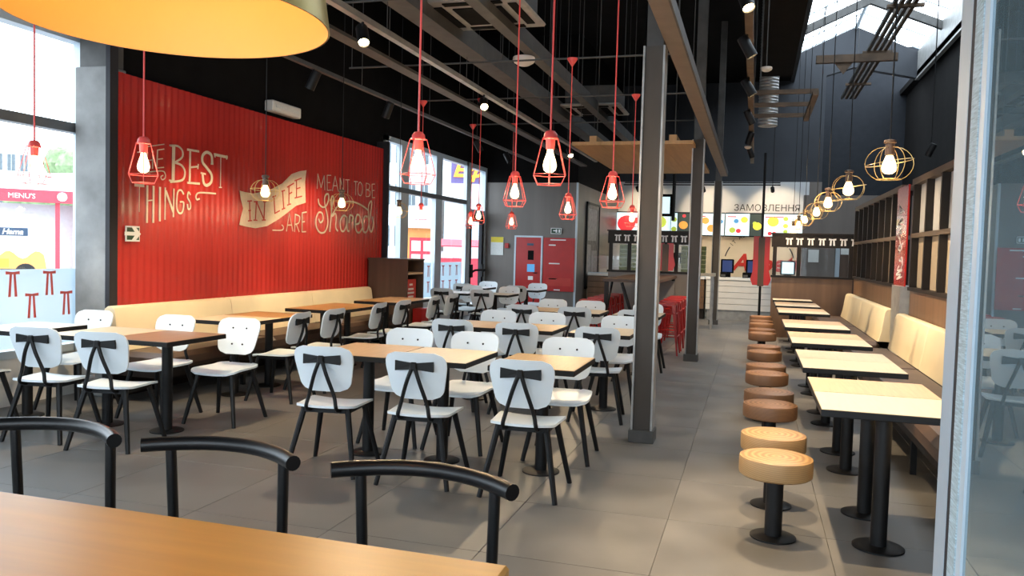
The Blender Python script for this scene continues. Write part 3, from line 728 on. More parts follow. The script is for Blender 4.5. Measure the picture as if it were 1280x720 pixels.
# ------------------------------------------------------------------ steel columns and beam
for i, y in enumerate((6.32, 11.5, 17.95)):
    c = struct(f'column_{4+i}', MB().box(-.875, -.735, y+.03, y+.17, .1, 3.12), 'col_panel', label=('near', 'middle', 'far')[i]+' steel column with grey infill between pale flanges')
    for x in (-.89, -.735): part('flange', MB().box(x, x+.015, y+.01, y+.19, .1, 3.12), 'steel', c)
    part('base_sleeve', MB().cbox(-.905, -.705, y, y+.2, 0, .1, .004), 'steel_dim', c)
    part('post_head', MB().box(-.87, -.74, y+.05, y+.16, 3.12, ZC), 'steel_dim', c)
bm = struct('beam_1', MB().box(-.73, -.60, -2, 17.2, 3.15, 3.24), 'beam', label='long brown beam running along the column heads')
part('side_angle', MB().box(-.60, -.585, -2, 17.2, 3.15, 3.25), 'steel_dim', bm)

# ------------------------------------------------------------------ overhead services
def rail(name, x, y0, y1, z, w_, h, m_, label, cat='track'):
    return single(name, MB().box(x-w_/2, x+w_/2, y0, y1, z, z+h), m_, label, cat)
def hang(x, y, z, parent, m_='steel_dim', r=.004):
    part('hanger_wire', MB().tube([(x, y, z), (x, y, ZC)], r, 5), m_, parent)
def ceiling_run(name, x, y0, y1, z, w_, h, m_, label, cat, step=2.0):
    t = thing(name, label, cat, (x, y0, z))
    part('rail', MB().box(-w_/2, w_/2, 0, y1-y0, 0, h), m_, t)
    y = y0+.4
    while y < y1:
        part('hanger_wire', MB().tube([(0, y-y0, h), (0, y-y0, ZC-z)], .004, 5), 'steel_dim', t); y += step
    return t
ceiling_run('lighting_track', -4.4, 2.0, 16.0, 3.30, .05, .04, 'steel_dim', 'slim lighting track nearest the red wall', 'track')
ceiling_run('lighting_track', -3.12, 2.0, 16.0, 3.32, .06, .05, 'steel', 'bright metal lighting track over the left aisle', 'track')
ceiling_run('cable_tray', -3.58, 3.0, 17.0, 3.34, .14, .03, 'steel_dim', 'flat grey cable tray between the two left lighting tracks', 'cable tray')
ceiling_run('roof_beam', -3.06, 3.0, 18.3, 3.62, .22, .2, 'steel_dim', 'grey steel roof beam left of the air conditioner', 'beam', 3)
ceiling_run('roof_beam', -2.42, 3.0, 18.3, 3.64, .12, .16, 'steel_dim', 'grey steel roof beam crossing the air conditioner', 'beam', 3)
ceiling_run('lighting_track', -.12, 2.0, 18.0, 3.50, .07, .06, 'rust', 'brown lighting track with black spots over the main aisle', 'track')
for k in range(5):
    y = (3.9, 5.9, 8.06, 10.02, 12.03)[k]
    t = thing('suspension_rod', ('nearest', 'second', 'third', 'fourth', 'fifth')[k]+' thin crosswise rod carrying the red pendants', 'rod', (-2.7, y, 3.47))
    part('rod', MB().tube([(-1.68, 0, 0), (1.95, 0, 0)], .010, 6), 'steel_dim', t)
    for x in (-1.65, .1, 1.9): part('hanger_wire', MB().tube([(x, 0, 0), (x, 0, ZC-3.47)], .004, 5), 'steel_dim', t)
# ceiling air conditioners
def cassette(x, y, z, label):
    t = thing('air_conditioner', label, 'air conditioner', (x, y, z))
    part('casing', MB().cbox(-.40, .40, -.42, .42, .06, .34, .02), 'steel_dim', t)
    part('fascia', MB().cbox(-.47, .47, -.49, .49, .02, .06, .015), 'steel', t)
    part('grille', MB().box(-.24, .24, -.26, .26, .008, .02), 'black_paint', t)
    for sx in (-1, 1): part('vent_slot', MB().box(sx*.36-.04, sx*.36+.04, -.33, .33, .01, .02), 'black_paint', t); part('vent_slot', MB().box(-.28, .28, sx*.39-.04, sx*.39+.04, .01, .02), 'black_paint', t)
    for sx in (-1, 1):
        for sy in (-1, 1): part('hanger_wire', MB().tube([(sx*.38, sy*.4, .34), (sx*.38, sy*.4, ZC-z)], .006, 5), 'steel_dim', t)
cassette(-2.55, 7.35, 3.72, 'ceiling air conditioner nearest the camera, between the roof beams')
cassette(-2.5, 12.6, 3.72, 'farther ceiling air conditioner above the wooden canopy')
# black box duct, spiral duct and bracket frame on the right
t = thing('box_duct', 'big black rectangular air duct in front of the skylight', 'duct', (.26, 10.5, 4.72))
part('duct_body', MB().box(-.26, .26, 0, 4.6, 0, .95), 'black_paint', t)
part('hanger_wire', MB().tube([(0, 1, .95), (0, 1, ZC-4.72)], .006, 5), 'steel_dim', t); part('hanger_wire', MB().tube([(0, 4, .95), (0, 4, ZC-4.72)], .006, 5), 'steel_dim', t)
part('outlet_grille', MB().box(-.22, .22, -.02, 0, .05, .35), 'steel_dim', t)
t = thing('spiral_duct', 'ribbed round metal duct hanging left of the black box duct', 'duct', (.14, 15.5, 3.9))
pr = []
for k in range(46): pr += [(.17, k*.055), (.178, k*.055+.012), (.17, k*.055+.024)]
part('duct_pipe', MB().lathe(pr, 20), 'steel', t)
part('duct_collar', MB().lathe([(.185, 2.5), (.185, 2.66)], 20), 'steel', t)
t = thing('bracket_frame', 'brown perforated steel bracket frame jutting from the main aisle track', 'bracket', (0, 0, 0))
for k, y in enumerate((12.2, 13.2, 14.2)):
    part('arm', MB().box(-.1, .78, y, y+.06, 3.85, 3.91), 'rust', t)
part('end_bar', MB().box(.7, .78, 12.1, 14.4, 3.80, 3.86), 'rust', t)
part('post', MB().box(-.14, -.08, 12.2, 12.26, 3.561, 3.9), 'rust', t)
t = thing('cross_beam', 'dark suspended cross beam with triangular plate under the skylight', 'beam', (0, 15.0, 4.9))
part('bar', MB().box(.9, 2.2, 0, .1, .0, .13), 'rust', t)
part('gusset', MB().prism([(1.2, 0), (1.5, 0), (1.35, -.2)], lambda p: (p[0], .04, p[1]), lambda p: (p[0], .06, p[1])), 'rust', t)
for x in (1.0, 2.1): part('hanger_wire', MB().tube([(x, .05, .13), (x, .05, ZC+.9-4.9)], .006, 5), 'steel_dim', t)
t = thing('cable_ladder', 'bundle of dark cable channels running up under the skylight', 'cable tray', (2.1, 10, 5.55))
for k in range(4): part('channel', MB().box(-.16+.1*k, -.1+.1*k, 0, 12, 0, .06), 'rust' if k % 2 else 'steel_dim', t)
for y in (1, 4, 7, 10): part('cross_bar', MB().box(-.24, .3, y, y+.08, -.05, 0), 'rust', t)
for y in (1, 10): part('hanger_wire', MB().tube([(0, y, .06), (0, y, 2.2)], .006, 5), 'steel_dim', t)
for i, (px, py, z) in enumerate(((655, 75, 3.60), (958, 86, 3.55), (935, 184, 3.45))):
    p = onZ(z, px, py); sz_ = (1., .5, .5)[i]
    t = thing('ceiling_speaker', ('white domed ceiling speaker under the left roof beam', 'small white dome below the box duct', 'far small white dome on the aisle track')[i], 'speaker', p)
    part('dome', MB().lathe([(r_*sz_, z_*sz_) for r_, z_ in ((0, -.07), (.06, -.06), (.11, -.03), (.125, .0), (.12, .03), (0, .035))], 20), 'ceramic', t); part('stem', MB().tube([(0, 0, .03), (0, 0, ZC-p.z)], .006, 6), 'steel_dim', t)

# ------------------------------------------------------------------ track spots
SPOT_E = 230
def spot(x, y, z, aim, label, lit=True, power=1.):
    t = thing('track_spot', label, 'spotlight', (x, y, z), 0, 'ceiling track spotlights')
    part('yoke', MB().tube([(0, 0, 0), (0, 0, -.09)], .012, 8), 'black_metal', t)
    d = Vector(aim).normalized(); q = Vector((0, 0, -1)).rotation_difference(d).to_matrix().to_4x4()
    T_ = Matrix.Translation((0, 0, -.10)) @ q
    b = part('lamp_body', MB().lathe([(.0, .09), (.045, .09), (.05, .08), (.05, -.11), (.044, -.11), (.042, -.09), (0, -.09)], 16).xf(T_), 'black_metal', t)
    part('lens', MB().lathe([(0, -.095), (.041, -.095)], 16).xf(T_), 'spot_face' if lit else 'black_gloss', b)
    if lit:
        l = bpy.data.lights.new('track_spot_light', 'SPOT'); l.energy = SPOT_E*power; l.color = (1, .75, .46); l.spot_size = radians(74); l.spot_blend = .55; l.shadow_soft_size = .03
        o = bpy.data.objects.new('track_spot_light', l); link(o, t); o.matrix_local = T_ @ Matrix.Translation((0, 0, -.13))
    return t
for i, (y, a) in enumerate(((4.3, (.35, -.1, -1)), (6.2, (.35, -.55, -1)), (7.6, (.55, .05, -1)), (9.4, (.6, .1, -1)), (11.4, (.5, .3, -1)), (13.4, (-.3, .3, -1)), (15.2, (.4, .3, -1)))):
    spot(-.14, y, 3.50, a, f'black track spot over the main aisle, {("nearest, above the frame", "first in view", "second in view", "third in view", "fourth in view", "fifth in view", "farthest")[i]}', True, 1.35)
for i, (y, a) in enumerate(((5.2, (-.2, .2, -1)), (7.35, (-.5, .0, -1)), (9.1, (-.5, .2, -1)), (12.46, (.5, .25, -1)), (14.1, (.6, -.2, -1)))):
    spot(-4.4, y, 3.30, a, f'dark spot on the track nearest the red wall, {("behind the big shade", "nearest", "second", "third", "farthest")[i]}', i in (0, 1, 2), .8)
for i, (y, a) in enumerate(((5.95, (1.5, -2.0, -3)), (9.0, (1.75, -3.8, -2.8)), (13.6, (1.5, -3, -3)))):
    spot(-3.12, y, 3.32, a, f'lit spot on the bright track over the left aisle, {("nearest", "second", "third")[i]}', True, .55)
for i, (x, y, a) in enumerate(((-2.3, 16.6, (.3, .6, -1)), (-1.9, 17.2, (.1, .8, -1)), (2.5, 13.5, (-.4, .3, -1)), (2.7, 11.3, (-.5, .2, -1)))):
    t = spot(x, y, 3.3, a, ('black spot under the far edge of the wooden canopy', 'black spot above the partition near the canopy', 'black spot above the slatted divider, far one', 'black spot above the slatted divider, near one')[i], i < 2, .7)
    part('drop_rod', MB().tube([(0, 0, 0), (0, 0, ZC-3.3)], .008, 6), 'black_metal', t)

# ------------------------------------------------------------------ pendants
PEND_E = 9.
def add_bulb_light(parent, loc, e, col):
    l = bpy.data.lights.new('pendant_light', 'POINT'); l.energy = e; l.color = col; l.shadow_soft_size = .05
    o = bpy.data.objects.new('pendant_light', l); link(o, parent); o.location = loc
def make_red_pendant():
    t = thing('cage_pendant', 'x', 'pendant lamp')
    part('cord', MB().tube([(0, 0, .14), (0, 0, 1.5)], .0055, 6), 'red_wire', t)
    part('ceiling_rose', MB().lathe([(.008, 1.43), (.055, 1.50), (.055, 1.51), (0, 1.51)], 16), 'red_wire', t)
    cap = part('lamp_holder', MB().lathe([(.010, .145), (.022, .142), (.033, .128), (.036, .108), (.024, .10), (.022, .055), (.02, .05), (0, .05)], 16), 'red_wire', t)
    cg = MB(); n = 6; r = .0023
    lv = ((.044, .105), (.092, -.078), (.068, -.125))
    for rr, z in lv: cg.tube([(rr*cos(2*pi*k/n), rr*sin(2*pi*k/n), z) for k in range(n)], r, 5, closed=True)
    for k in range(n):
        c_, s_ = cos(2*pi*k/n), sin(2*pi*k/n); cg.tube([(rr*c_, rr*s_, z) for rr, z in lv], r, 5)
    part('wire_cage', cg, 'red_wire', t)
    part('bulb', MB().lathe([(.014, .05), (.018, .03), (.030, -.005), (.035, -.03), (.030, -.052), (.016, -.064), (0, -.067)], 16), 'filament', t)
    return t
rp0 = make_red_pendant()
reds = [('r0', -4.33, 3.95, 'red wire cage pendant hanging against the near window'), ('r1', -3.44, 3.88, 'red wire cage pendant in front of the words THE and THINGS'),
 ('r2', -1.70, 3.88, 'red wire cage pendant hanging before the far left window, largest there'), ('r3', -1.77, 5.88, 'red wire cage pendant between the far window and the biggest red cage'),
 ('r4', -1.00, 3.92, 'largest red wire cage pendant left of the near steel column'), ('r5', -1.85, 8.06, 'small red wire cage pendant above the red notice board'),
 ('r6', -1.02, 5.89, 'red wire cage pendant beside the near column below the wooden canopy'), ('r7', -3.66, 12.03, 'tiny red cage pendant above the fire alarm button'),
 ('r8', -4.34, 12.03, 'tiny red cage pendant at the exit door, left one'), ('r9', -3.50, 10.0, 'small red cage pendant at the exit door, right one'),
 ('r10', -1.48, 10.02, 'red cage pendant half hidden behind the near column'), ('r11', -4.33, 10.02, 'unlit-looking red cage pendant against the bright far window')]
for i, (k, x, y, lb) in enumerate(reds):
    t = rp0 if i == 0 else copy_tree(rp0)
    t.location = (x, y, 1.96); t.rotation_euler = (0, 0, .2*i); tag(t, lb, None, 'red cage pendants')
    add_bulb_light(t, (0, 0, -.02), PEND_E, (1, .72, .42))
def make_gold_pendant():
    t = thing('globe_pendant', 'x', 'pendant lamp')
    part('cord', MB().tube([(0, 0, .12), (0, 0, ZC-2.05)], .004, 6), 'black_metal', t)
    part('lamp_holder', MB().lathe([(.006, .125), (.03, .12), (.034, .105), (.024, .10), (.026, .04), (.02, .035), (0, .035)], 16), 'cab', t)
    cg = MB(); n = 3
    for k in range(n):
        a = pi*k/n; pts = []
        for q in range(24):
            th = 2*pi*q/24; rr = .125*cos(th); z = -.012+.10*sin(th)
            pts.append((rr*cos(a), rr*sin(a), max(-.098, min(.08, z))))
        cg.tube(pts, .0017, 5, closed=True)
    cg.tube([(.124*cos(2*pi*q/24), .124*sin(2*pi*q/24), -.005+.02*cos(2*pi*q/24)) for q in range(24)], .0017, 5, closed=True)
    cg.tube([(.064*cos(2*pi*q/24), .064*sin(2*pi*q/24), -.098) for q in range(24)], .0017, 5, closed=True)
    part('wire_globe', cg, 'gold_wire', t)
    part('bulb', MB().lathe([(.014, .045), (.02, .03), (.034, -.005), (.040, -.032), (.036, -.052), (.02, -.066), (0, -.069)], 16), 'filament2', t)
    return t
gp0 = make_gold_pendant()
golds = [(.70, 4.90, 2.05), (.66, 6.53, 2.05), (.65, 8.15, 2.05), (.66, 9.75, 2.05), (.65, 11.77, 2.05), (.65, 13.4, 2.05), (.66, 15.5, 2.05), (-4.08, 6.05, 1.97), (-4.21, 7.63, 1.97), (-4.27, 9.19, 1.97)]
gl = [f'brass globe cage pendant over the right tables, {k} from the camera' for k in on_]+['dark-corded bulb pendant in front of the flag with IN LIFE', 'dark-corded bulb pendant in front of the word Shared', 'dark-corded bulb pendant in front of the first far window post']
for i, (x, y, z) in enumerate(golds):
    t = gp0 if i == 0 else copy_tree(gp0)
    t.location = (x, y, z); t.rotation_euler = (0, 0, .35*i); tag(t, gl[i], None, 'brass globe pendants')
    add_bulb_light(t, (0, 0, -.03), PEND_E*.9, (1, .68, .34))

# big drum shade over the foreground table
t = thing('drum_lamp', 'huge gold drum pendant lamp over the honey wood table', 'pendant lamp', (-1.15, 1.37, 1.945))
R0, R1, H0 = .315, .27, .34
sh = MB(); n = 72
def ringv(r, z): return [(r*cos(2*pi*k/n), r*sin(2*pi*k/n), z) for k in range(n)]
sh.add(ringv(R0, 0)+ringv(R1, H0), [(k, (k+1) % n, n+(k+1) % n, n+k) for k in range(n)], True)
part('shade', sh, 'gold_shade', t)
li = MB(); li.add(ringv(R0-.004, 0)+ringv(R1-.004, H0-.004), [((k+1) % n, k, n+k, n+(k+1) % n) for k in range(n)], True)
li.add(ringv(R1-.004, H0-.004), [tuple(range(n))[::-1]])
part('lining', li, 'gold_lining', t)
rim = MB(); rim.add(ringv(R0, 0)+ringv(R0-.004, 0), [(k, n+k, n+(k+1) % n, (k+1) % n) for k in range(n)]); part('rim', rim, 'gold_shade', t)
part('top_cap', MB().lathe([(0, H0+.005), (R1, H0+.002), (R1, H0), (0, H0)], 72), 'gold_shade', t)
part('cord', MB().tube([(0, 0, H0), (0, 0, ZC-1.955)], .008, 8), 'black_metal', t)
part('bulb', MB().lathe([(.016, .30), (.02, .27), (.045, .22), (.05, .19), (.04, .155), (.02, .14), (0, .137)], 20), 'filament2', t)
part('lamp_holder', MB().lathe([(.022, .30), (.022, H0)], 16), 'black_metal', t)
add_bulb_light(t, (0, 0, .10), 2.6, (1, .66, .30))

# ------------------------------------------------------------------ foreground table and black chairs
t = thing('wooden_table', 'honey-coloured wooden table in the foreground under the drum lamp', 'table', (-1.7, 1.32, 0))
part('tabletop', MB().cbox(-1.30, 1.175, -.45, .47, .715, .755, .008), 'fg_wood', t)
part('apron', MB().box(-1.2, 1.08, -.38, .40, .66, .715), 'black_metal', t)
for sx in (-1.15, 1.02):
    for sy in (-.33, .34): part('leg', MB().box(sx-.03, sx+.03, sy-.03, sy+.03, 0, .66), 'black_metal', t)
def make_fg_chair():
    t = thing('bent_rail_chair', 'x', 'chair')
    rz_ = .835
    P = []
    for k in range(17):
        u = -1+2*k/16; P.append((u*.285, .19-.11*u*u+.02, rz_-.004*u*u))
    part('top_rail', MB().tube(P, .024, 14, ref=(0, 0, 1)), 'black_gloss', t)
    for sx in (-1, 1):
        part('back_post', MB().tube([(sx*.215, .155, rz_-.01), (sx*.205, .165, .46), (sx*.215, .20, 0)], [.0175, .0175, .014], 10), 'black_gloss', t)
        part('front_leg', MB().tube([(sx*.19, -.19, .44), (sx*.205, -.22, 0)], [.0175, .014], 10), 'black_gloss', t)
    part('seat', rounded_plate(MB(), rrect(-.215, .215, -.22, .2, .06), lambda p: (p[0], p[1], .465), lambda p: (p[0], p[1], .44)), 'black_gloss', t)
    part('seat_frame', MB().box(-.19, .19, -.19, -.16, .40, .44).box(-.19, .19, .14, .17, .40, .44).box(-.2, -.17, -.19, .17, .4, .44).box(.17, .2, -.19, .17, .4, .44), 'black_gloss', t)
    return t
fc = make_fg_chair()
for i, (x, y, a) in enumerate(((-.90, 2.00, -.02), (-1.61, 2.03, -.01), (-2.30, 2.05, -.02))):
    c = fc if i == 0 else copy_tree(fc)
    c.location = (x, y, 0); c.rotation_euler = (0, 0, a)
    tag(c, ('black bent-rail chair at the right end of the foreground table', 'middle black bent-rail chair at the foreground table', 'black bent-rail chair at the left of the foreground table')[i], 'chair', 'black chairs at the foreground table')

# ------------------------------------------------------------------ glass door beside the camera
GX = .335
ye = [onX(GX, px, 360).y for px in (1184.5, 1197.5, 1202, 1211, 1217)]
t = struct('door_2', MB().box(GX, GX+.045, ye[1], ye[0], .02, 2.9), 'alu_light', label='open glass door leaf with pale aluminium stile close to the camera')
part('gasket', MB().box(GX+.001, GX+.04, ye[2], ye[1], .02, 2.9), 'gasket', t)
part('ribbed_seal', MB().box(GX, GX+.042, ye[3], ye[2], .02, 2.9), 'ribbed', t)
part('glazing_bead', MB().box(GX+.002, GX+.04, ye[4], ye[3], .02, 2.9), 'alu', t)
part('pane', MB().box(GX+.006, GX+.010, .66, ye[4]+.002, .12, 2.8), 'door_glass', t)
part('stile', MB().box(GX, GX+.045, .55, .66, .02, 2.9), 'alu_light', t)
part('bottom_rail', MB().box(GX, GX+.045, .66, ye[4], .02, .12), 'alu_light', t)
part('top_rail', MB().box(GX, GX+.045, .66, ye[4], 2.8, 2.9), 'alu_light', t)

# ------------------------------------------------------------------ waste cabinet at the end of the left bench
t = thing('waste_cabinet', 'dark brown waste station with open niche at the end of the left bench', 'cabinet', (-5.76, 11.32, 0))
part('side_panel', MB().box(0, .66, 0, .03, .05, 1.30), 'cab', t)
part('side_panel', MB().box(0, .66, .62, .65, .05, 1.30), 'cab', t)
part('back_panel', MB().box(0, .02, .03, .62, .05, 1.30), 'cab', t)
part('top_panel', MB().box(-.01, .67, -.005, .655, 1.30, 1.325), 'cab', t)
part('front_panel', MB().box(.64, .66, .03, .62, .05, .62), 'cab', t)
part('shelf', MB().box(.02, .64, .03, .62, .62, .65), 'cab', t)
part('shelf', MB().box(.02, .66, .03, .62, 1.08, 1.11), 'beech', t)
part('plinth', MB().box(.02, .62, .02, .63, 0, .05), 'black_paint', t)
s = single('tent_card', MB().box(-5.2, -5.18, 11.45, 11.85, .655, 1.0), 'red_print', 'red printed notice card standing in the waste station niche', 'card')
for k, (a, z) in enumerate(((.12, .90), (.2, .83), (.24, .77), (.2, .71))):
    part('print_line', MB().box(-5.179, -5.177, 11.65-a/2, 11.65+a/2, z, z+.03), 'paper', s)
single('napkin_bin', MB().cbox(-5.08, -4.93, 11.5, 11.8, 0.0, .55, .01), 'red_metal', 'narrow red bin standing in front of the waste station', 'bin')

# ------------------------------------------------------------------ red door, boards and signs on the taupe block
YW = 18.39
def wall_rect(name, px0, py0, px1, py1, dep, m_, parent=None, yw=None):
    yw = YW if yw is None else yw
    a = onY(yw, px0, py0); b = onY(yw, px1, py1)
    z0, z1 = sorted((a.z, b.z)); x0, x1 = sorted((a.x, b.x))
    return MB().box(x0, x1, yw-dep, yw, z0, z1), (x0, x1, z0, z1)
d2 = struct('door_3', MB().box(-5.50, -5.46, YW-.03, YW, 0, 1.86).box(-4.84, -4.80, YW-.03, YW, 0, 1.86).box(-5.46, -4.84, YW-.03, YW, 1.82, 1.86), 'alu', label='red metal service door with stickers in the taupe wall')
part('door_leaf', MB().box(-5.46, -4.84, YW-.02, YW, 0, 1.82), 'red_metal', d2)
for px0, py0, px1, py1, m_ in ((659, 304, 667, 307, 'navy'), (660, 313, 667, 325, 'black_paint'), (659, 330, 668, 340, 'food_blue'), (660, 345, 666, 350, 'white')):
    b, _ = wall_rect('sticker', px0, py0, px1, py1, .003, m_, yw=YW-.02); part('sticker', b, m_, d2)
part('handle', MB().tube([(-4.93, YW-.02, .98), (-4.93, YW-.07, .98), (-5.0, YW-.07, .98)], .012, 6), 'black_metal', d2)
b, (x0, x1, z0, z1) = wall_rect('board', 680, 297, 717, 365, .03, 'red_print')
t = tag(part('notice_board', b, 'red_metal'), 'red visitor notice board with small white print on the taupe wall', 'notice board')
for px, py, w_ in ((688, 299.5, 20), (686, 306, 9), (686, 329, 14), (686, 348, 10), (692, 362, 8)):
    p = onY(YW-.03, px, py); part('print_line', MB().box(p.x, p.x+w_*.0186, YW-.034, YW-.03, p.z-.018, p.z+.008), 'paper', t)
b, _ = wall_rect('f', 683, 347, 713, 358, .004, 'red_print', yw=YW-.03); part('print_field', b, 'red_print', t)
b, _ = wall_rect('evac', 614, 296, 629, 319, .01, 'paper'); t = tag(part('evacuation_plan', b, 'paper'), 'evacuation plan sheet with yellow header on the taupe wall', 'sign')
b, _ = wall_rect('evac', 614, 296, 629, 303, .003, 'yellow', yw=YW-.01); part('yellow_header', b, 'yellow', t)
p = onY(YW, 634, 307); single('alarm_button', MB().cbox(p.x-.05, p.x+.05, YW-.05, YW, p.z-.06, p.z+.06, .01), 'red_metal', 'small red fire alarm button beside the evacuation plan', 'alarm button')
b, (x0, x1, z0, z1) = wall_rect('exit', 689, 285, 702, 292.5, .03, 'green_sign'); t = tag(part('exit_sign', b, 'white'), 'green running man exit sign above the red notice board', 'sign')
part('green_field', MB().box(x0+.015, x1-.015, YW-.033, YW-.03, z0+.012, z1-.012), 'green_sign', t)
part('figure', MB().box(x0+.12, x0+.155, YW-.036, YW-.033, z0+.03, z1-.03).box(x0+.06, x0+.12, YW-.036, YW-.033, z0+.06, z1-.05).box(x1-.07, x1-.03, YW-.036, YW-.033, z0+.03, z1-.03), 'white', t)
# framed art on the side of the block
t = thing('wall_art', 'tall framed grey art print on the side of the taupe block', 'picture', (-3.99, 19.4, .6))
part('frame', MB().box(0, .04, 0, 1.65, 0, .05).box(0, .04, 0, 1.65, 2.1, 2.15).box(0, .04, 0, .05, 0, 2.15).box(0, .04, 1.6, 1.65, 0, 2.15), 'black_metal', t)
part('print', MB().box(0, .02, .05, 1.6, .05, 2.1), 'art', t)
for (y0, z0, y1, z1) in ((.2, 1.2, 1.3, 2.0), (.15, .15, .6, 1.1), (.7, .2, 1.45, .95)): part('print_patch', MB().box(.02, .022, y0, y1, z0, z1), 'art2', t)

# ------------------------------------------------------------------ partitions with bows
def white_bow(parent, x, y, z, s=1.):
    b = MB()
    for poly in ([(-.05, .02), (.05, .02), (.05, .045), (0, .036), (-.05, .045)], [(-.03, .03), (-.008, .03), (-.012, -.06), (-.038, -.06)], [(.03, .03), (.008, .03), (.012, -.06), (.038, -.06)]):
        b.prism([(p[0]*s, p[1]*s) for p in poly], lambda p: (x+p[0], y-.004, z+p[1]), lambda p: (x+p[0], y, z+p[1]))
    part('white_bow', b, 'white', parent)
def partition(name, label, x0, x1, y, posts, bows, lower):
    t = thing(name, label, 'partition', (x0, y, 0)); w_ = x1-x0
    part('lower_panel', MB().box(0, w_, 0, .06, 0, 1.13), lower, t)
    part('sill', MB().box(-.02, w_+.02, -.03, .09, 1.13, 1.17), 'wenge', t)
    part('bow_rail', MB().box(-.02, w_+.02, 0, .06, 1.70, 1.94), 'wenge', t)
    part('cap', MB().box(-.04, w_+.04, -.02, .08, 1.94, 1.965), 'wenge', t)
    for p in posts: part('post', MB().box(p-x0-.035, p-x0+.035, 0, .06, 1.17, 1.70), 'wenge', t)
    for p in bows: white_bow(t, p-x0, 0, 1.82, 1.25)
    pp = [x0]+list(posts)+[x1]
    part('pane', MB().box(0, w_, .028, .032, 1.17, 1.70), 'clear_pane', t)
    return t
PY = 15.85
bx = [onY(PY, px, 293).x for px in (987, 1000, 1014, 1028, 1041, 1055, 1069)]
partition('bow_partition', 'dark glazed partition with row of white bows at the end of the right tables', .33, 1.74, PY, (.37, .80, 1.70), bx, 'brown')
bx = [onY(PY, px, 295).x for px in (772.5, 784, 796, 808, 819, 831, 843, 855)]
partition('bow_partition', 'dark glazed partition with white bows behind the bar table', -2.78, -1.02, PY, (-2.74, -2.37, -1.9, -1.45, -1.06), bx, 'taupe')
# red bow-shaped banners
def banner(x, y, z0, z1, w_, label, pole):
    t = thing('bow_banner', label, 'banner', (x, y, 0))
    b = MB()
    for sx in (-1, 1):
        poly = [(.03, z1), (w_*.8, z1), (w_*.8, z0+.28), (w_, z0+.12), (w_*.78, z0), (.03, z0)]
        b.prism([(sx*p[0], p[1]) for p in poly], lambda p: (p[0], 0, p[1]), lambda p: (p[0], .02, p[1]))
    part('red_wing', b, 'red_metal', t)
    part('dark_strip', MB().box(-.06, .06, -.015, .03, z0-.02, z1-.02), 'cab', t)
    if pole:
        part('pole', MB().tube([(0, .01, 0), (0, .01, 3.6)], .025, 8), 'black_metal', t)
        part('base_plate', MB().lathe([(.2, 0), (.2, .012), (.03, .02)], 20), 'black_metal', t)
    else:
        part('bracket', MB().box(-.05, .05, .02, .15, z0+.01, z0+.05), 'black_metal', t)
    return t
banner(.14, 17.0, .93, 1.92, .2, 'red bow-shaped banner on a black pole in front of the white counter', True)
banner(-1.64, 15.66, 1.19, 1.72, .19, 'red bow-shaped banner hung in the partition behind the bar', False)

# ------------------------------------------------------------------ bar table, red stools, wooden canopy
t = thing('bar_table', 'tall dark wood bar table between two rows of red stools', 'table', (-2.28, 12.5, 0))
part('tabletop', MB().cbox(0, .88, 0, 3.1, 1.05, 1.10, .006), 'cab', t)
for x in (.06, .82):
    for y in (.06, 3.04): part('leg', MB().box(x-.03, x+.03, y-.03, y+.03, 0, 1.05), 'black_metal', t)
    part('brace', MB().tube([(x, .09, .55), (x, .6, 1.04)], .02, 6), 'black_metal', t)
part('brace', MB().tube([(.3, .06, 1.04), (.5, .06, .45), (.82, .06, .2)], .025, 6), 'black_metal', t)
part('end_panel', MB().box(.03, .85, 3.0, 3.04, .02, 1.0), 'taupe', t)
def make_bar_stool():
    t = thing('metal_bar_stool', 'x', 'stool')
    hs = .77
    part('seat', rounded_plate(MB(), rrect(-.155, .155, -.155, .155, .04), lambda p: (p[0], p[1], hs), lambda p: (p[0]*1.02, p[1]*1.02, hs-.03)), 'red_metal', t)
    for sx in (-1, 1):
        for sy in (-1, 1):
            b = MB()
            for (ax, ay) in ((1, 0), (0, 1)):
                w0, w1 = .055, .022
                p0 = Vector((sx*.15, sy*.15, hs-.01)); p1 = Vector((sx*.215, sy*.215, 0)); d_ = Vector((-sx*ax, -sy*ay, 0)); nn = Vector((-sx*ay, -sy*ax, 0))*.006
                q = [p0, p0+d_*w0, p1+d_*w1, p1]; b.add(q+[v+nn for v in q], [(0, 1, 2, 3), (7, 6, 5, 4), (0, 4, 5, 1), (1, 5, 6, 2), (2, 6, 7, 3), (3, 7, 4, 0)])
            part('leg', b, 'red_metal', t)
    for z, k in ((.28, .19), (.62, .163)):
        for a in range(4):
            c_ = [(-k, -k), (k, -k), (k, k), (-k, k)]; p, q = c_[a], c_[(a+1) % 4]
            part('brace', MB().tube([(p[0], p[1], z), (q[0], q[1], z)], .009, 6), 'red_metal', t)
    return t
bs = make_bar_stool(); k = 0
for side, x in (('right', -1.24), ('left', -2.40)):
    for i in range(5):
        y = 12.22+.5*i+(.14 if i else 0)
        s = bs if k == 0 else copy_tree(bs); k += 1
        s.location = (x, y, 0); tag(s, f'red metal bar stool on the {side} side of the bar table, {("nearest", "second", "third", "fourth", "farthest")[i]}', 'stool', 'red metal bar stools')
t = thing('wooden_canopy', 'flat pine board canopy hanging above the bar table', 'canopy', (-2.52, 11.1, 3.0))
for i in range(4): part('board', MB().cbox(.42*i, .42*i+.417, 0, 4.0, 0, .05, .003), 'canopy_wood', t)
for x in (.25, 1.35): part('batten', MB().box(x, x+.1, 0, 4.0, .05, .13), 'canopy_wood', t)
for x in (.3, 1.4):
    for y in (.3, 3.7): part('hanger_wire', MB().tube([(x, y, .13), (x, y, ZC-3.0)], .006, 6), 'steel_dim', t)

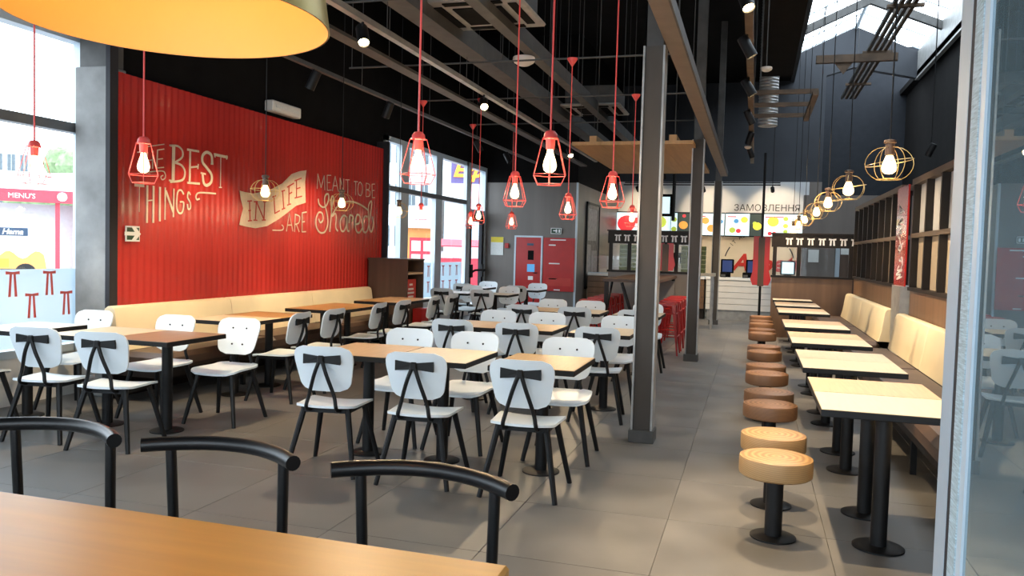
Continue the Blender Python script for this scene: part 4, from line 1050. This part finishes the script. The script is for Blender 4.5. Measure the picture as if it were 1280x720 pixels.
# ------------------------------------------------------------------ order counter and what hangs above it
CY = 19.4; CZ = 1.0
cn = thing('order_counter', 'white plank-fronted order counter with grey plinth at the far end', 'counter', (-1.05, CY, 0))
for i in range(5): part('plank', MB().cbox(0, 2.5, -.02, .03, .24+.14*i, .24+.14*i+.133, .004), 'offwhite', cn)
part('carcass', MB().box(0, 2.5, .03, .7, .16, CZ-.06), 'wenge', cn)
part('plinth', MB().box(.02, 2.48, .02, .65, 0, .24), 'steel', cn)
part('worktop', MB().cbox(-.03, 2.5, -.05, .72, CZ-.06, CZ, .006), 'white', cn)
c2 = thing('side_counter', 'brown plank-fronted counter section behind the middle column', 'counter', (-3.9, CY, 0))
for i in range(5): part('plank', MB().cbox(0, 2.8, -.02, .03, .24+.14*i, .24+.14*i+.133, .004), 'brown', c2)
part('carcass', MB().box(0, 2.8, .03, .7, 0, CZ-.06), 'wenge', c2)
part('worktop', MB().cbox(0, 2.8, -.05, .72, CZ-.06, CZ, .006), 'white', c2)
gg = thing('glass_guard', 'clear glass guard standing on the brown counter', 'glass screen', (-3.9, CY, CZ)); part('pane', MB().box(0, 2.8, .0, .01, .02, .43), 'window', gg); part('foot_rail', MB().box(0, 2.8, -.02, .03, 0, .02), 'alu', gg)
struct('wall_kitchen', MB().box(-4.0, 1.9, 26.5, 26.6, 0, 3.66), 'cream_wall')
struct('wall_kitchen_side', MB().box(-4.2, -4.0, 24.4, 26.6, 0, 3.66), 'taupe')
struct('ceiling_kitchen_added', MB().box(-4.0, 1.75, 24.4, 26.6, 2.80, 2.9), 'offwhite')  # unseen soffit, added in a pale colour so the kitchen is not dark
struct('wall_far_fascia', MB().box(-4.0, 1.42, 24.2, 24.4, 2.76, 3.66), 'fascia')
struct('wall_far_end', MB().box(1.42, 1.75, 24.2, 26.5, 0, 3.66), 'taupe')
p = onY(24.2, 917, 262.5); q = onY(24.2, 988.5, 262.5)
sg = thing('order_sign', 'dark letters reading ZAMOVLENNYA in Cyrillic on the white fascia', 'sign', (p.x, 24.19, p.z-.02))
text('lettering', 'ЗАМОВЛЕННЯ', .26, facing(Vector((0, 0, 0)), '-y'), 'sign_ink', sg, .004)
# menu screens
scr = [(771, 801, 0, 'red and white menu screen behind the near column'), (803, 837.6, 1, 'menu screen with green salad picture'), (838.8, 846.2, 1, 'narrow white menu screen with green dishes'), (847.4, 861, 2, 'dark menu screen with red header'), (863, 905, 1, 'white menu screen with two orange dishes'),
       (907, 936.5, 1, 'white menu screen with blue badge'), (937.5, 952.5, 2, 'dark menu screen with yellow dish'), (954, 1011, 1, 'wide white menu screen with yellow bowl')]
for i, (a, b_, kd, lb) in enumerate(scr):
    P0 = onY(24.05, a, 267); P1 = onY(24.05, b_, 294.5); x0, x1 = P0.x, P1.x; z0, z1 = 2.10, 2.73
    t = thing('menu_screen', lb, 'screen', (x0, 24.05, z0), 0, 'lit menu screens above the counter'); w_ = x1-x0; h_ = z1-z0
    part('bezel', MB().box(-.003, w_+.003, 0, .08, -.03, h_+.03), 'black_paint', t)
    part('display', MB().box(.006, w_-.006, -.006, 0, 0, h_), 'screen_dark' if kd == 2 else 'screen', t)
    part('bracket', MB().box(w_/2-.04, w_/2+.04, .08, .16, 0, h_+.03), 'black_metal', t)
    def disc(x, z, r, m_): part('picture', MB().prism([(x+r*cos(2*pi*k/14), z+r*.9*sin(2*pi*k/14)) for k in range(14)], lambda p: (p[0], -.009, p[1]), lambda p: (p[0], -.006, p[1])), m_, t)
    if i == 0: disc(.3, .3, .27, 'food_red'); disc(.62, .4, .1, 'food_red')
    if i == 1: disc(w_*.62, .36, .2, 'food_green'); disc(w_*.4, .2, .14, 'food_yellow')
    if i == 2: disc(w_*.5, .44, .08, 'food_green'); disc(w_*.5, .16, .08, 'food_green')
    if i == 3: disc(w_*.5, .28, .13, 'food_orange'); disc(w_*.55, .55, .05, 'food_red')
    if i == 4: disc(w_*.45, .42, .11, 'food_orange'); disc(w_*.62, .2, .12, 'food_orange'); disc(w_*.9, .4, .06, 'food_blue')
    if i == 5: disc(w_*.45, .42, .07, 'food_blue'); disc(w_*.78, .46, .1, 'food_yellow'); disc(w_*.3, .16, .09, 'food_green'); disc(w_*.55, .14, .07, 'food_red')
    if i == 6: disc(w_*.6, .28, .12, 'food_yellow'); disc(w_*.4, .36, .06, 'food_green')
    if i == 7: disc(.28, .42, .16, 'food_yellow'); disc(.2, .08, .06, 'food_red'); disc(.32, .08, .06, 'food_red'); disc(.62, .5, .07, 'food_green'); disc(.62, .3, .07, 'food_yellow'); disc(.62, .14, .06, 'food_green'); disc(.95, .4, .12, 'food_orange')
    if kd == 1: part('print_line', MB().box(.06, w_*.45, -.009, -.006, h_-.1, h_-.07), 'food_red', t)
t = thing('hanging_monitor', 'pale blue monitor in black frame hanging right of the near column', 'monitor', (-2.92, 23.4, 2.72))
a = onY(23.4, 823, 246); b_ = onY(23.4, 837, 267); t.location = (a.x, 23.4, b_.z)
w_, h_ = b_.x-a.x, a.z-b_.z
part('bezel', MB().box(-.08, w_+.06, 0, .08, -.08, h_+.08), 'black_paint', t); part('display', MB().box(0, w_, -.006, 0, 0, h_), 'screen', t)
part('pole', MB().tube([(w_+.1, .04, -.2), (w_+.1, .04, ZC-b_.z)], .05, 8), 'black_metal', t)
# logo on the cream back wall
lg = thing('wall_logo', 'red script logo with arched dark lettering on the cream kitchen wall', 'logo', (0, 26.49, 0))
c = onY(26.49, 946, 338)
text('script', 'Appetite', .72, facing(Vector((onY(26.49, 915, 337).x, 0, onY(26.49, 915, 337).z)), '-y'), 'red_print', lg, .004, .28, .022)
arc = 'IT ALL STARTS WITH'; rad_ = 1.02
for k, ch in enumerate(arc):
    if ch == ' ': continue
    th = radians(142-(142-38)*k/(len(arc)-1)); x = c.x+.05+rad_*cos(th); z = c.z+.15+rad_*sin(th)*.98
    text('arch_letter', ch, .17, facing(Vector((x, 0, z)), '-y') @ Matrix.Rotation(th-pi/2, 4, 'Z'), 'sign_ink', lg, .003, 0, 0, 'CENTER')
for a0, a1 in ((165, 147), (33, 15)):
    b = MB(); b.ribbon([(c.x+.05+rad_*1.05*cos(radians(a0+(a1-a0)*k/8)), c.z+.15+rad_*1.02*sin(radians(a0+(a1-a0)*k/8))) for k in range(9)], .035, lambda p: (p[0], -.004, p[1]), lambda p: (p[0], 0, p[1])); part('arch_stroke', b, 'sign_ink', lg)
# tills on the counter
for i, (px0, px1, py0, py1, m_, lb) in enumerate(((903.5, 915, 322, 336, 'screen_blue', 'dark blue till monitor on the white counter'), (935, 946, 322, 336, 'screen_blue', 'till monitor half behind the red banner'), (978, 992, 324, 338, 'screen', 'bright till monitor seen through the bow partition'))):
    a = onY(CY+.3, px0, py0); b_ = onY(CY+.3, px1, py1)
    t = thing('till_monitor', lb, 'monitor', (a.x, CY+.3, CZ)); w_ = b_.x-a.x; h_ = .27
    part('bezel', MB().cbox(-.04, w_+.04, 0, .06, .10, .10+h_+.06, .015), 'black_paint', t); part('display', MB().box(0, w_, -.004, 0, .13, .13+h_), m_, t)
    part('stand', MB().box(w_/2-.08, w_/2+.08, 0, .14, 0, .12), 'black_paint', t)
for i, px in enumerate((904, 932)):
    a = onY(CY+.1, px, 342); t = thing('card_terminal', ('small black card terminal below the blue till', 'small black card terminal left of the red banner')[i], 'card terminal', (a.x, CY+.1, CZ))
    part('body', MB().cbox(-.07, .07, 0, .12, 0, .13, .01), 'black_paint', t); part('keypad', MB().box(-.05, .05, -.004, 0, .02, .07), 'steel_dim', t)
t = thing('drinks_machine', 'grey drinks machine on the brown counter behind the middle column', 'machine', (-2.1, CY+.25, CZ))
part('body', MB().cbox(0, .75, 0, .45, 0, .75, .02), 'steel', t); part('tap_panel', MB().box(.06, .69, -.02, 0, .3, .55), 'black_paint', t); part('tray', MB().box(.05, .7, -.12, .02, 0, .04), 'steel_dim', t)
for k in range(3): part('tap', MB().tube([(.18+.2*k, -.02, .42), (.18+.2*k, -.07, .40), (.18+.2*k, -.07, .3)], .015, 6), 'alu', t)
# downlights under the fascia; the kitchen-ceiling row is unseen, added to light the kitchen
for i, x in enumerate((-3.3, -2.2, -1.1, 0.0, 1.0)):
    for j, y in enumerate((23.9, 25.6)):
        z = 2.755 if j == 0 else 2.80
        t = thing('downlight', f'small round downlight {("under the white fascia", "added unseen in the kitchen ceiling")[j]}, {("leftmost", "second from left", "middle", "fourth from left", "rightmost")[i]}', 'downlight', (x, y+.4 if j == 0 else y, z), 0, 'kitchen downlights')
        part('ring', MB().lathe([(.07, 0), (.07, -.012), (.055, -.012), (.055, 0)], 20), 'white', t); part('lens', MB().lathe([(0, -.006), (.054, -.006)], 20), 'led', t)
        l = bpy.data.lights.new('downlight_light', 'SPOT'); l.energy = 70; l.color = (1, .86, .68); l.spot_size = radians(120); l.spot_blend = .6; l.shadow_soft_size = .06
        o = bpy.data.objects.new('downlight_light', l); link(o, t); o.location = (0, 0, -.03); o.rotation_euler = (radians(-25) if j == 0 else 0, 0, 0)
t = thing('lighting_track', 'thin black track with spots in front of the white fascia', 'track', (-3.6, 22.6, 3.42))
part('rail', MB().box(0, 4.2, -.02, .02, 0, .03), 'black_metal', t); part('rail', MB().box(0, 4.2, .2, .24, .08, .11), 'black_metal', t)
for x in (.2, 4.0): part('hanger_wire', MB().tube([(x, 0, .03), (x, 0, ZC-3.42)], .008, 6), 'black_metal', t)
for i, x in enumerate((-3.2, -1.4, .4)): spot(x, 22.6, 3.42, (.1, 1.3, -.55), f'black spot lighting the white fascia, {("left", "middle", "right")[i]} one', True, .38)
# crates behind the left partition
cr_me = MB().cbox(-.24, .24, -.18, .18, 0, .085, .006).mesh('body', M['olive'])
lip_me = MB().box(-.25, .25, -.19, -.18, .074, .088).mesh('lip', M['olive_light'])
rk = thing('crate_rack', 'low steel table carrying the olive crates behind the partition', 'rack', (-2.75, 17.0, 0))
part('shelf', MB().box(0, 2.0, -.25, .25, 1.08, 1.14), 'cream_lam', rk)
for x in (.05, 1.95):
    for y in (-.2, .2): part('leg', MB().box(x-.02, x+.02, y-.02, y+.02, 0, 1.08), 'steel', rk)
for i, x in enumerate((-2.48, -1.96, -1.2)):
    for j in range(6):
        t = thing('olive_crate', f'flat olive crate in the {("left", "middle", "right")[i]} stack behind the bar partition, {("lowest", "second", "third", "fourth", "fifth", "topmost")[j]}', 'crate', (x, 17.0, 1.14+.092*j), 0, 'olive crates behind the partition')
        part('body', cr_me, None, t); part('lip', lip_me, None, t)
# notices on the taupe wall behind the right partition
b, _ = wall_rect('n', 1010.5, 312, 1023, 328, .01, 'paper', yw=21.59); tag(part('notice_sheet', b, 'paper'), 'white notice sheet on the taupe wall behind the right partition', 'notice')
d4 = struct('door_4', MB().box(1.95, 2.05, 21.54, 21.6, 0, 1.98).box(2.05, 2.85, 21.54, 21.6, 1.92, 1.98), 'alu_light', label='doorway with pale frame in the taupe wall')
part('door_leaf', MB().box(2.05, 2.85, 21.57, 21.6, 0, 1.92), 'cab', d4); part('frosted_strip', MB().box(2.07, 2.83, 21.565, 21.57, 1.62, 1.84), 'paper', d4)

# ------------------------------------------------------------------ street outside the left windows
struct('ground_outside', MB().box(-120, XL-.4, -60, 120, -.4, -.12), 'asphalt', label='pale asphalt forecourt outside the windows')
def at(px, dist, z=0):
    d = ray(px, 300); d.z = 0; d.normalize(); p = CAM+d*dist; return Vector((p.x, p.y, z))
# delivery van, seen side-on
V0 = at(-30, 33); V1 = at(59, 33); ang = math.atan2(V1.y-V0.y, V1.x-V0.x); L_ = (V1-V0).length
vt = thing('delivery_van', 'white delivery van with orange waves parked outside the near window', 'van', (V0.x, V0.y, -.12), ang)
part('body', MB().prism([(-2.5, .35), (L_-.05, .35), (L_, .9), (L_-.12, 1.9), (L_-.35, 2.42), (-2.5, 2.45)], lambda p: (p[0], -.0, p[1]), lambda p: (p[0], 1.8, p[1])), 'white', vt)
wv = [(-2.5, .5), (L_-.02, .5), (L_-.06, .8)]+[(L_-.1-2.6*k/20, 1.0+.14*sin(k*.95)) for k in range(21)]+[(-2.5, 1.0)]
part('orange_wave', MB().prism(wv, lambda p: (p[0], -.012, p[1]), lambda p: (p[0], 0, p[1])), 'orange', vt)
part('yellow_patch', MB().box(-.6, .95, -.02, -.012, .55, .85), 'yellow_v', vt)
part('sill', MB().box(-2.5, L_-.02, -.01, .02, .3, .52), 'steel_dim', vt)
part('wheel', MB().lathe([(.0, -.12), (.33, -.12), (.36, 0), (.33, .12), (0, .12)], 20).xf(Matrix.Translation((1.45, .1, .36)) @ Matrix.Rotation(pi/2, 4, 'X')), 'tyre', vt)
lgp = part('logo_plate', MB().box(.68, 1.52, -.02, -.0, 1.66, 1.94), 'navy', vt)
text('logo_text', 'Hama', .27, facing(Vector((.74, -.03, 1.71)), '-y'), 'white', lgp, .004, .25, .006)
# red kiosk with canopy
K0 = at(-40, 46); K1 = at(150, 46); a2 = math.atan2(K1.y-K0.y, K1.x-K0.x); L2 = (K1-K0).length
ks = thing('street_kiosk', 'red and white kiosk with red canopy fascia across the forecourt', 'kiosk', (K0.x, K0.y, -.12), a2)
part('fascia', MB().box(0, L2, 0, .3, 3.35, 3.95), 'kiosk_red', ks)
part('roof', MB().prism([(0, 3.95), (2.0, 4.7), (4.5, 4.9), (L2, 4.6), (L2, 3.95)], lambda p: (p[0], .1, p[1]), lambda p: (p[0], 3, p[1])), 'white', ks)
part('wall', MB().box(4.6, 5.2, .3, 3, 0, 3.35), 'kiosk_red', ks)
part('wall', MB().box(5.2, L2, .5, 3, .35, 3.35), 'bld_white', ks); part('base', MB().box(5.2, L2, .45, 3, 0, .45), 'kiosk_red', ks)
part('wall', MB().box(0, 4.6, 1.5, 3, 0, 3.3), 'bld_white', ks)
part('pillar', MB().box(3.6, 3.8, .2, .4, 0, 3.35), 'kiosk_red', ks)
part('round_logo', MB().lathe([(0, 0), (.42, 0), (.42, .04), (0, .04)], 24).xf(Matrix.Translation((5.7, -.01, 3.66)) @ Matrix.Rotation(pi/2, 4, 'X')), 'white', ks)
part('round_logo', MB().lathe([(0, 0), (.38, 0), (.38, .05), (0, .05)], 24).xf(Matrix.Translation((5.7, -.01, 3.66)) @ Matrix.Rotation(pi/2, 4, 'X')), 'kiosk_red', ks)
part('round_logo', MB().lathe([(0, 0), (.22, 0), (.22, .04), (0, .04)], 20).xf(Matrix.Translation((3.9, -.01, 3.66)) @ Matrix.Rotation(pi/2, 4, 'X')), 'white', ks)
text('fascia_text', "MENU'S", .34, facing(Vector((1.6, -.02, 3.52)), '-y'), 'white', ks, .005)
def block(name, label, px0, px1, dist, h, depth, m_, rows, cols, cat='building', z0=1.2, wf=.6):
    p0 = at(px0, dist); p1 = at(px1, dist); a_ = math.atan2(p1.y-p0.y, p1.x-p0.x); L_ = (p1-p0).length
    t = thing(name, label, cat, (p0.x, p0.y, -.12), a_)
    part('wall', MB().box(0, L_, 0, depth, 0, h), m_, t)
    part('parapet', MB().box(-.15, L_+.15, -.15, depth, h, h+.4), m_, t)
    for r in range(rows):
        for c_ in range(cols):
            cw = L_/cols; x0 = c_*cw+cw*(1-wf)/2; zz = z0+r*(h-z0)/rows
            wn = part('window', MB().box(x0, x0+cw*wf, -.06, 0, zz+.5, zz+.5+(h-z0)/rows*.5), 'bld_glass', t)
            part('window_frame', MB().box(x0+cw*wf*.47, x0+cw*wf*.53, -.09, -.05, zz+.5, zz+.5+(h-z0)/rows*.5), 'bld_white', wn)
    return t
block('street_office_block', 'white office block with rows of dark windows outside the far window', 474, 552, 62, 17, 8, 'bld_white', 5, 5)
block('tower_building', 'pale blue clad building behind the orange neon letters', 553, 600, 58, 15, 8, 'bld_blue', 1, 2, z0=9)
block('apartment_building', 'distant pale apartment block behind the kiosk', -60, 38, 95, 11, 10, 'bld_white', 3, 6)
t = thing('tree_row', 'pale green trees behind the kiosk roof', 'tree', at(75, 80))
for k in range(9):
    b = MB(); cx = random.uniform(-4, 4); cz = random.uniform(4.5, 8); r0 = random.uniform(1.2, 2.0)
    b.lathe([(0, -r0), (r0*.7, -r0*.7), (r0, 0), (r0*.75, r0*.65), (0, r0)], 9, (cx, random.uniform(-1, 1), cz), False)
    part('foliage_mass', b, 'foliage', t)
for cx in (-2.5, 0, 2.5): part('trunk', MB().tube([(cx, 0, -.12), (cx, 0, 5)], .2, 6), 'rust', t)
# orange neon letters on a purple board, and a red menu pavilion
p = at(562, 40); q = at(604, 40); a_ = math.atan2(q.y-p.y, q.x-p.x)
t = thing('neon_sign', 'orange script letters on a purple sign board outside the far window', 'sign', (p.x, p.y, 0), a_)
L_ = (q-p).length
za = onY(p.y, 575, 196).z; zb_ = onY(p.y, 575, 229).z
part('board', MB().box(0, L_+1.5, 0, .3, zb_, za), 'purple', t); part('lower_band', MB().box(-1.0, L_+1.5, 0, .3, zb_-.75, zb_), 'bld_white', t)
part('post', MB().box(-.6, -.3, .05, .25, -.12, zb_), 'steel_dim', t); part('post', MB().box(L_+.8, L_+1.1, .05, .25, -.12, zb_), 'steel_dim', t)
text('neon_lettering', 'Exp', .95, facing(Vector((.1, -.05, zb_+.35)), '-y'), 'neon', t, .04, .3, .03)
p = at(507, 30); q = at(541, 30); a_ = math.atan2(q.y-p.y, q.x-p.x); L_ = (q-p).length
t = thing('menu_pavilion', 'orange and red street food stand with menu boards outside the far window', 'stand', (p.x, p.y, -.12), a_)
part('body', MB().box(-.1, L_+.1, .0, 1.5, 0, 2.35), 'orange', t); part('roof', MB().box(-.3, L_+.3, -.3, 1.6, 2.35, 2.45), 'bld_white', t)
mbd = part('menu_board', MB().box(.15, L_, -.05, 0, .4, 2.0), 'kiosk_red', t)
for r in range(3):
    for c_ in range(2): part('menu_sheet', MB().box(.22+c_*L_*.44, .22+c_*L_*.44+L_*.33, -.07, -.05, .5+r*.5, .5+r*.5+.38), 'paper', mbd)
p = at(555, 36)
t = thing('red_van_stall', 'low red and grey market stall beyond the second far window pane', 'stall', (p.x, p.y, -.12), a_)
part('body', MB().box(-.8, 2.0, 0, 1.4, 0, 1.2), 'kiosk_red', t); part('awning', MB().prism([(-.2, 1.7), (1.6, 2.0), (1.6, 2.06), (-.2, 1.76)], lambda p: (-.9, p[0]-.2, p[1]), lambda p: (2.1, p[0]-.2, p[1])), 'kiosk_red', t)
for x in (-.75, 1.95): part('pole', MB().tube([(x, 0, 0), (x, 0, 1.75)], .04, 6), 'steel', t)
for x in (-.2, .7): part('crate', MB().box(x, x+.6, -.02, .4, 1.2, 1.5), 'bld_white', t)
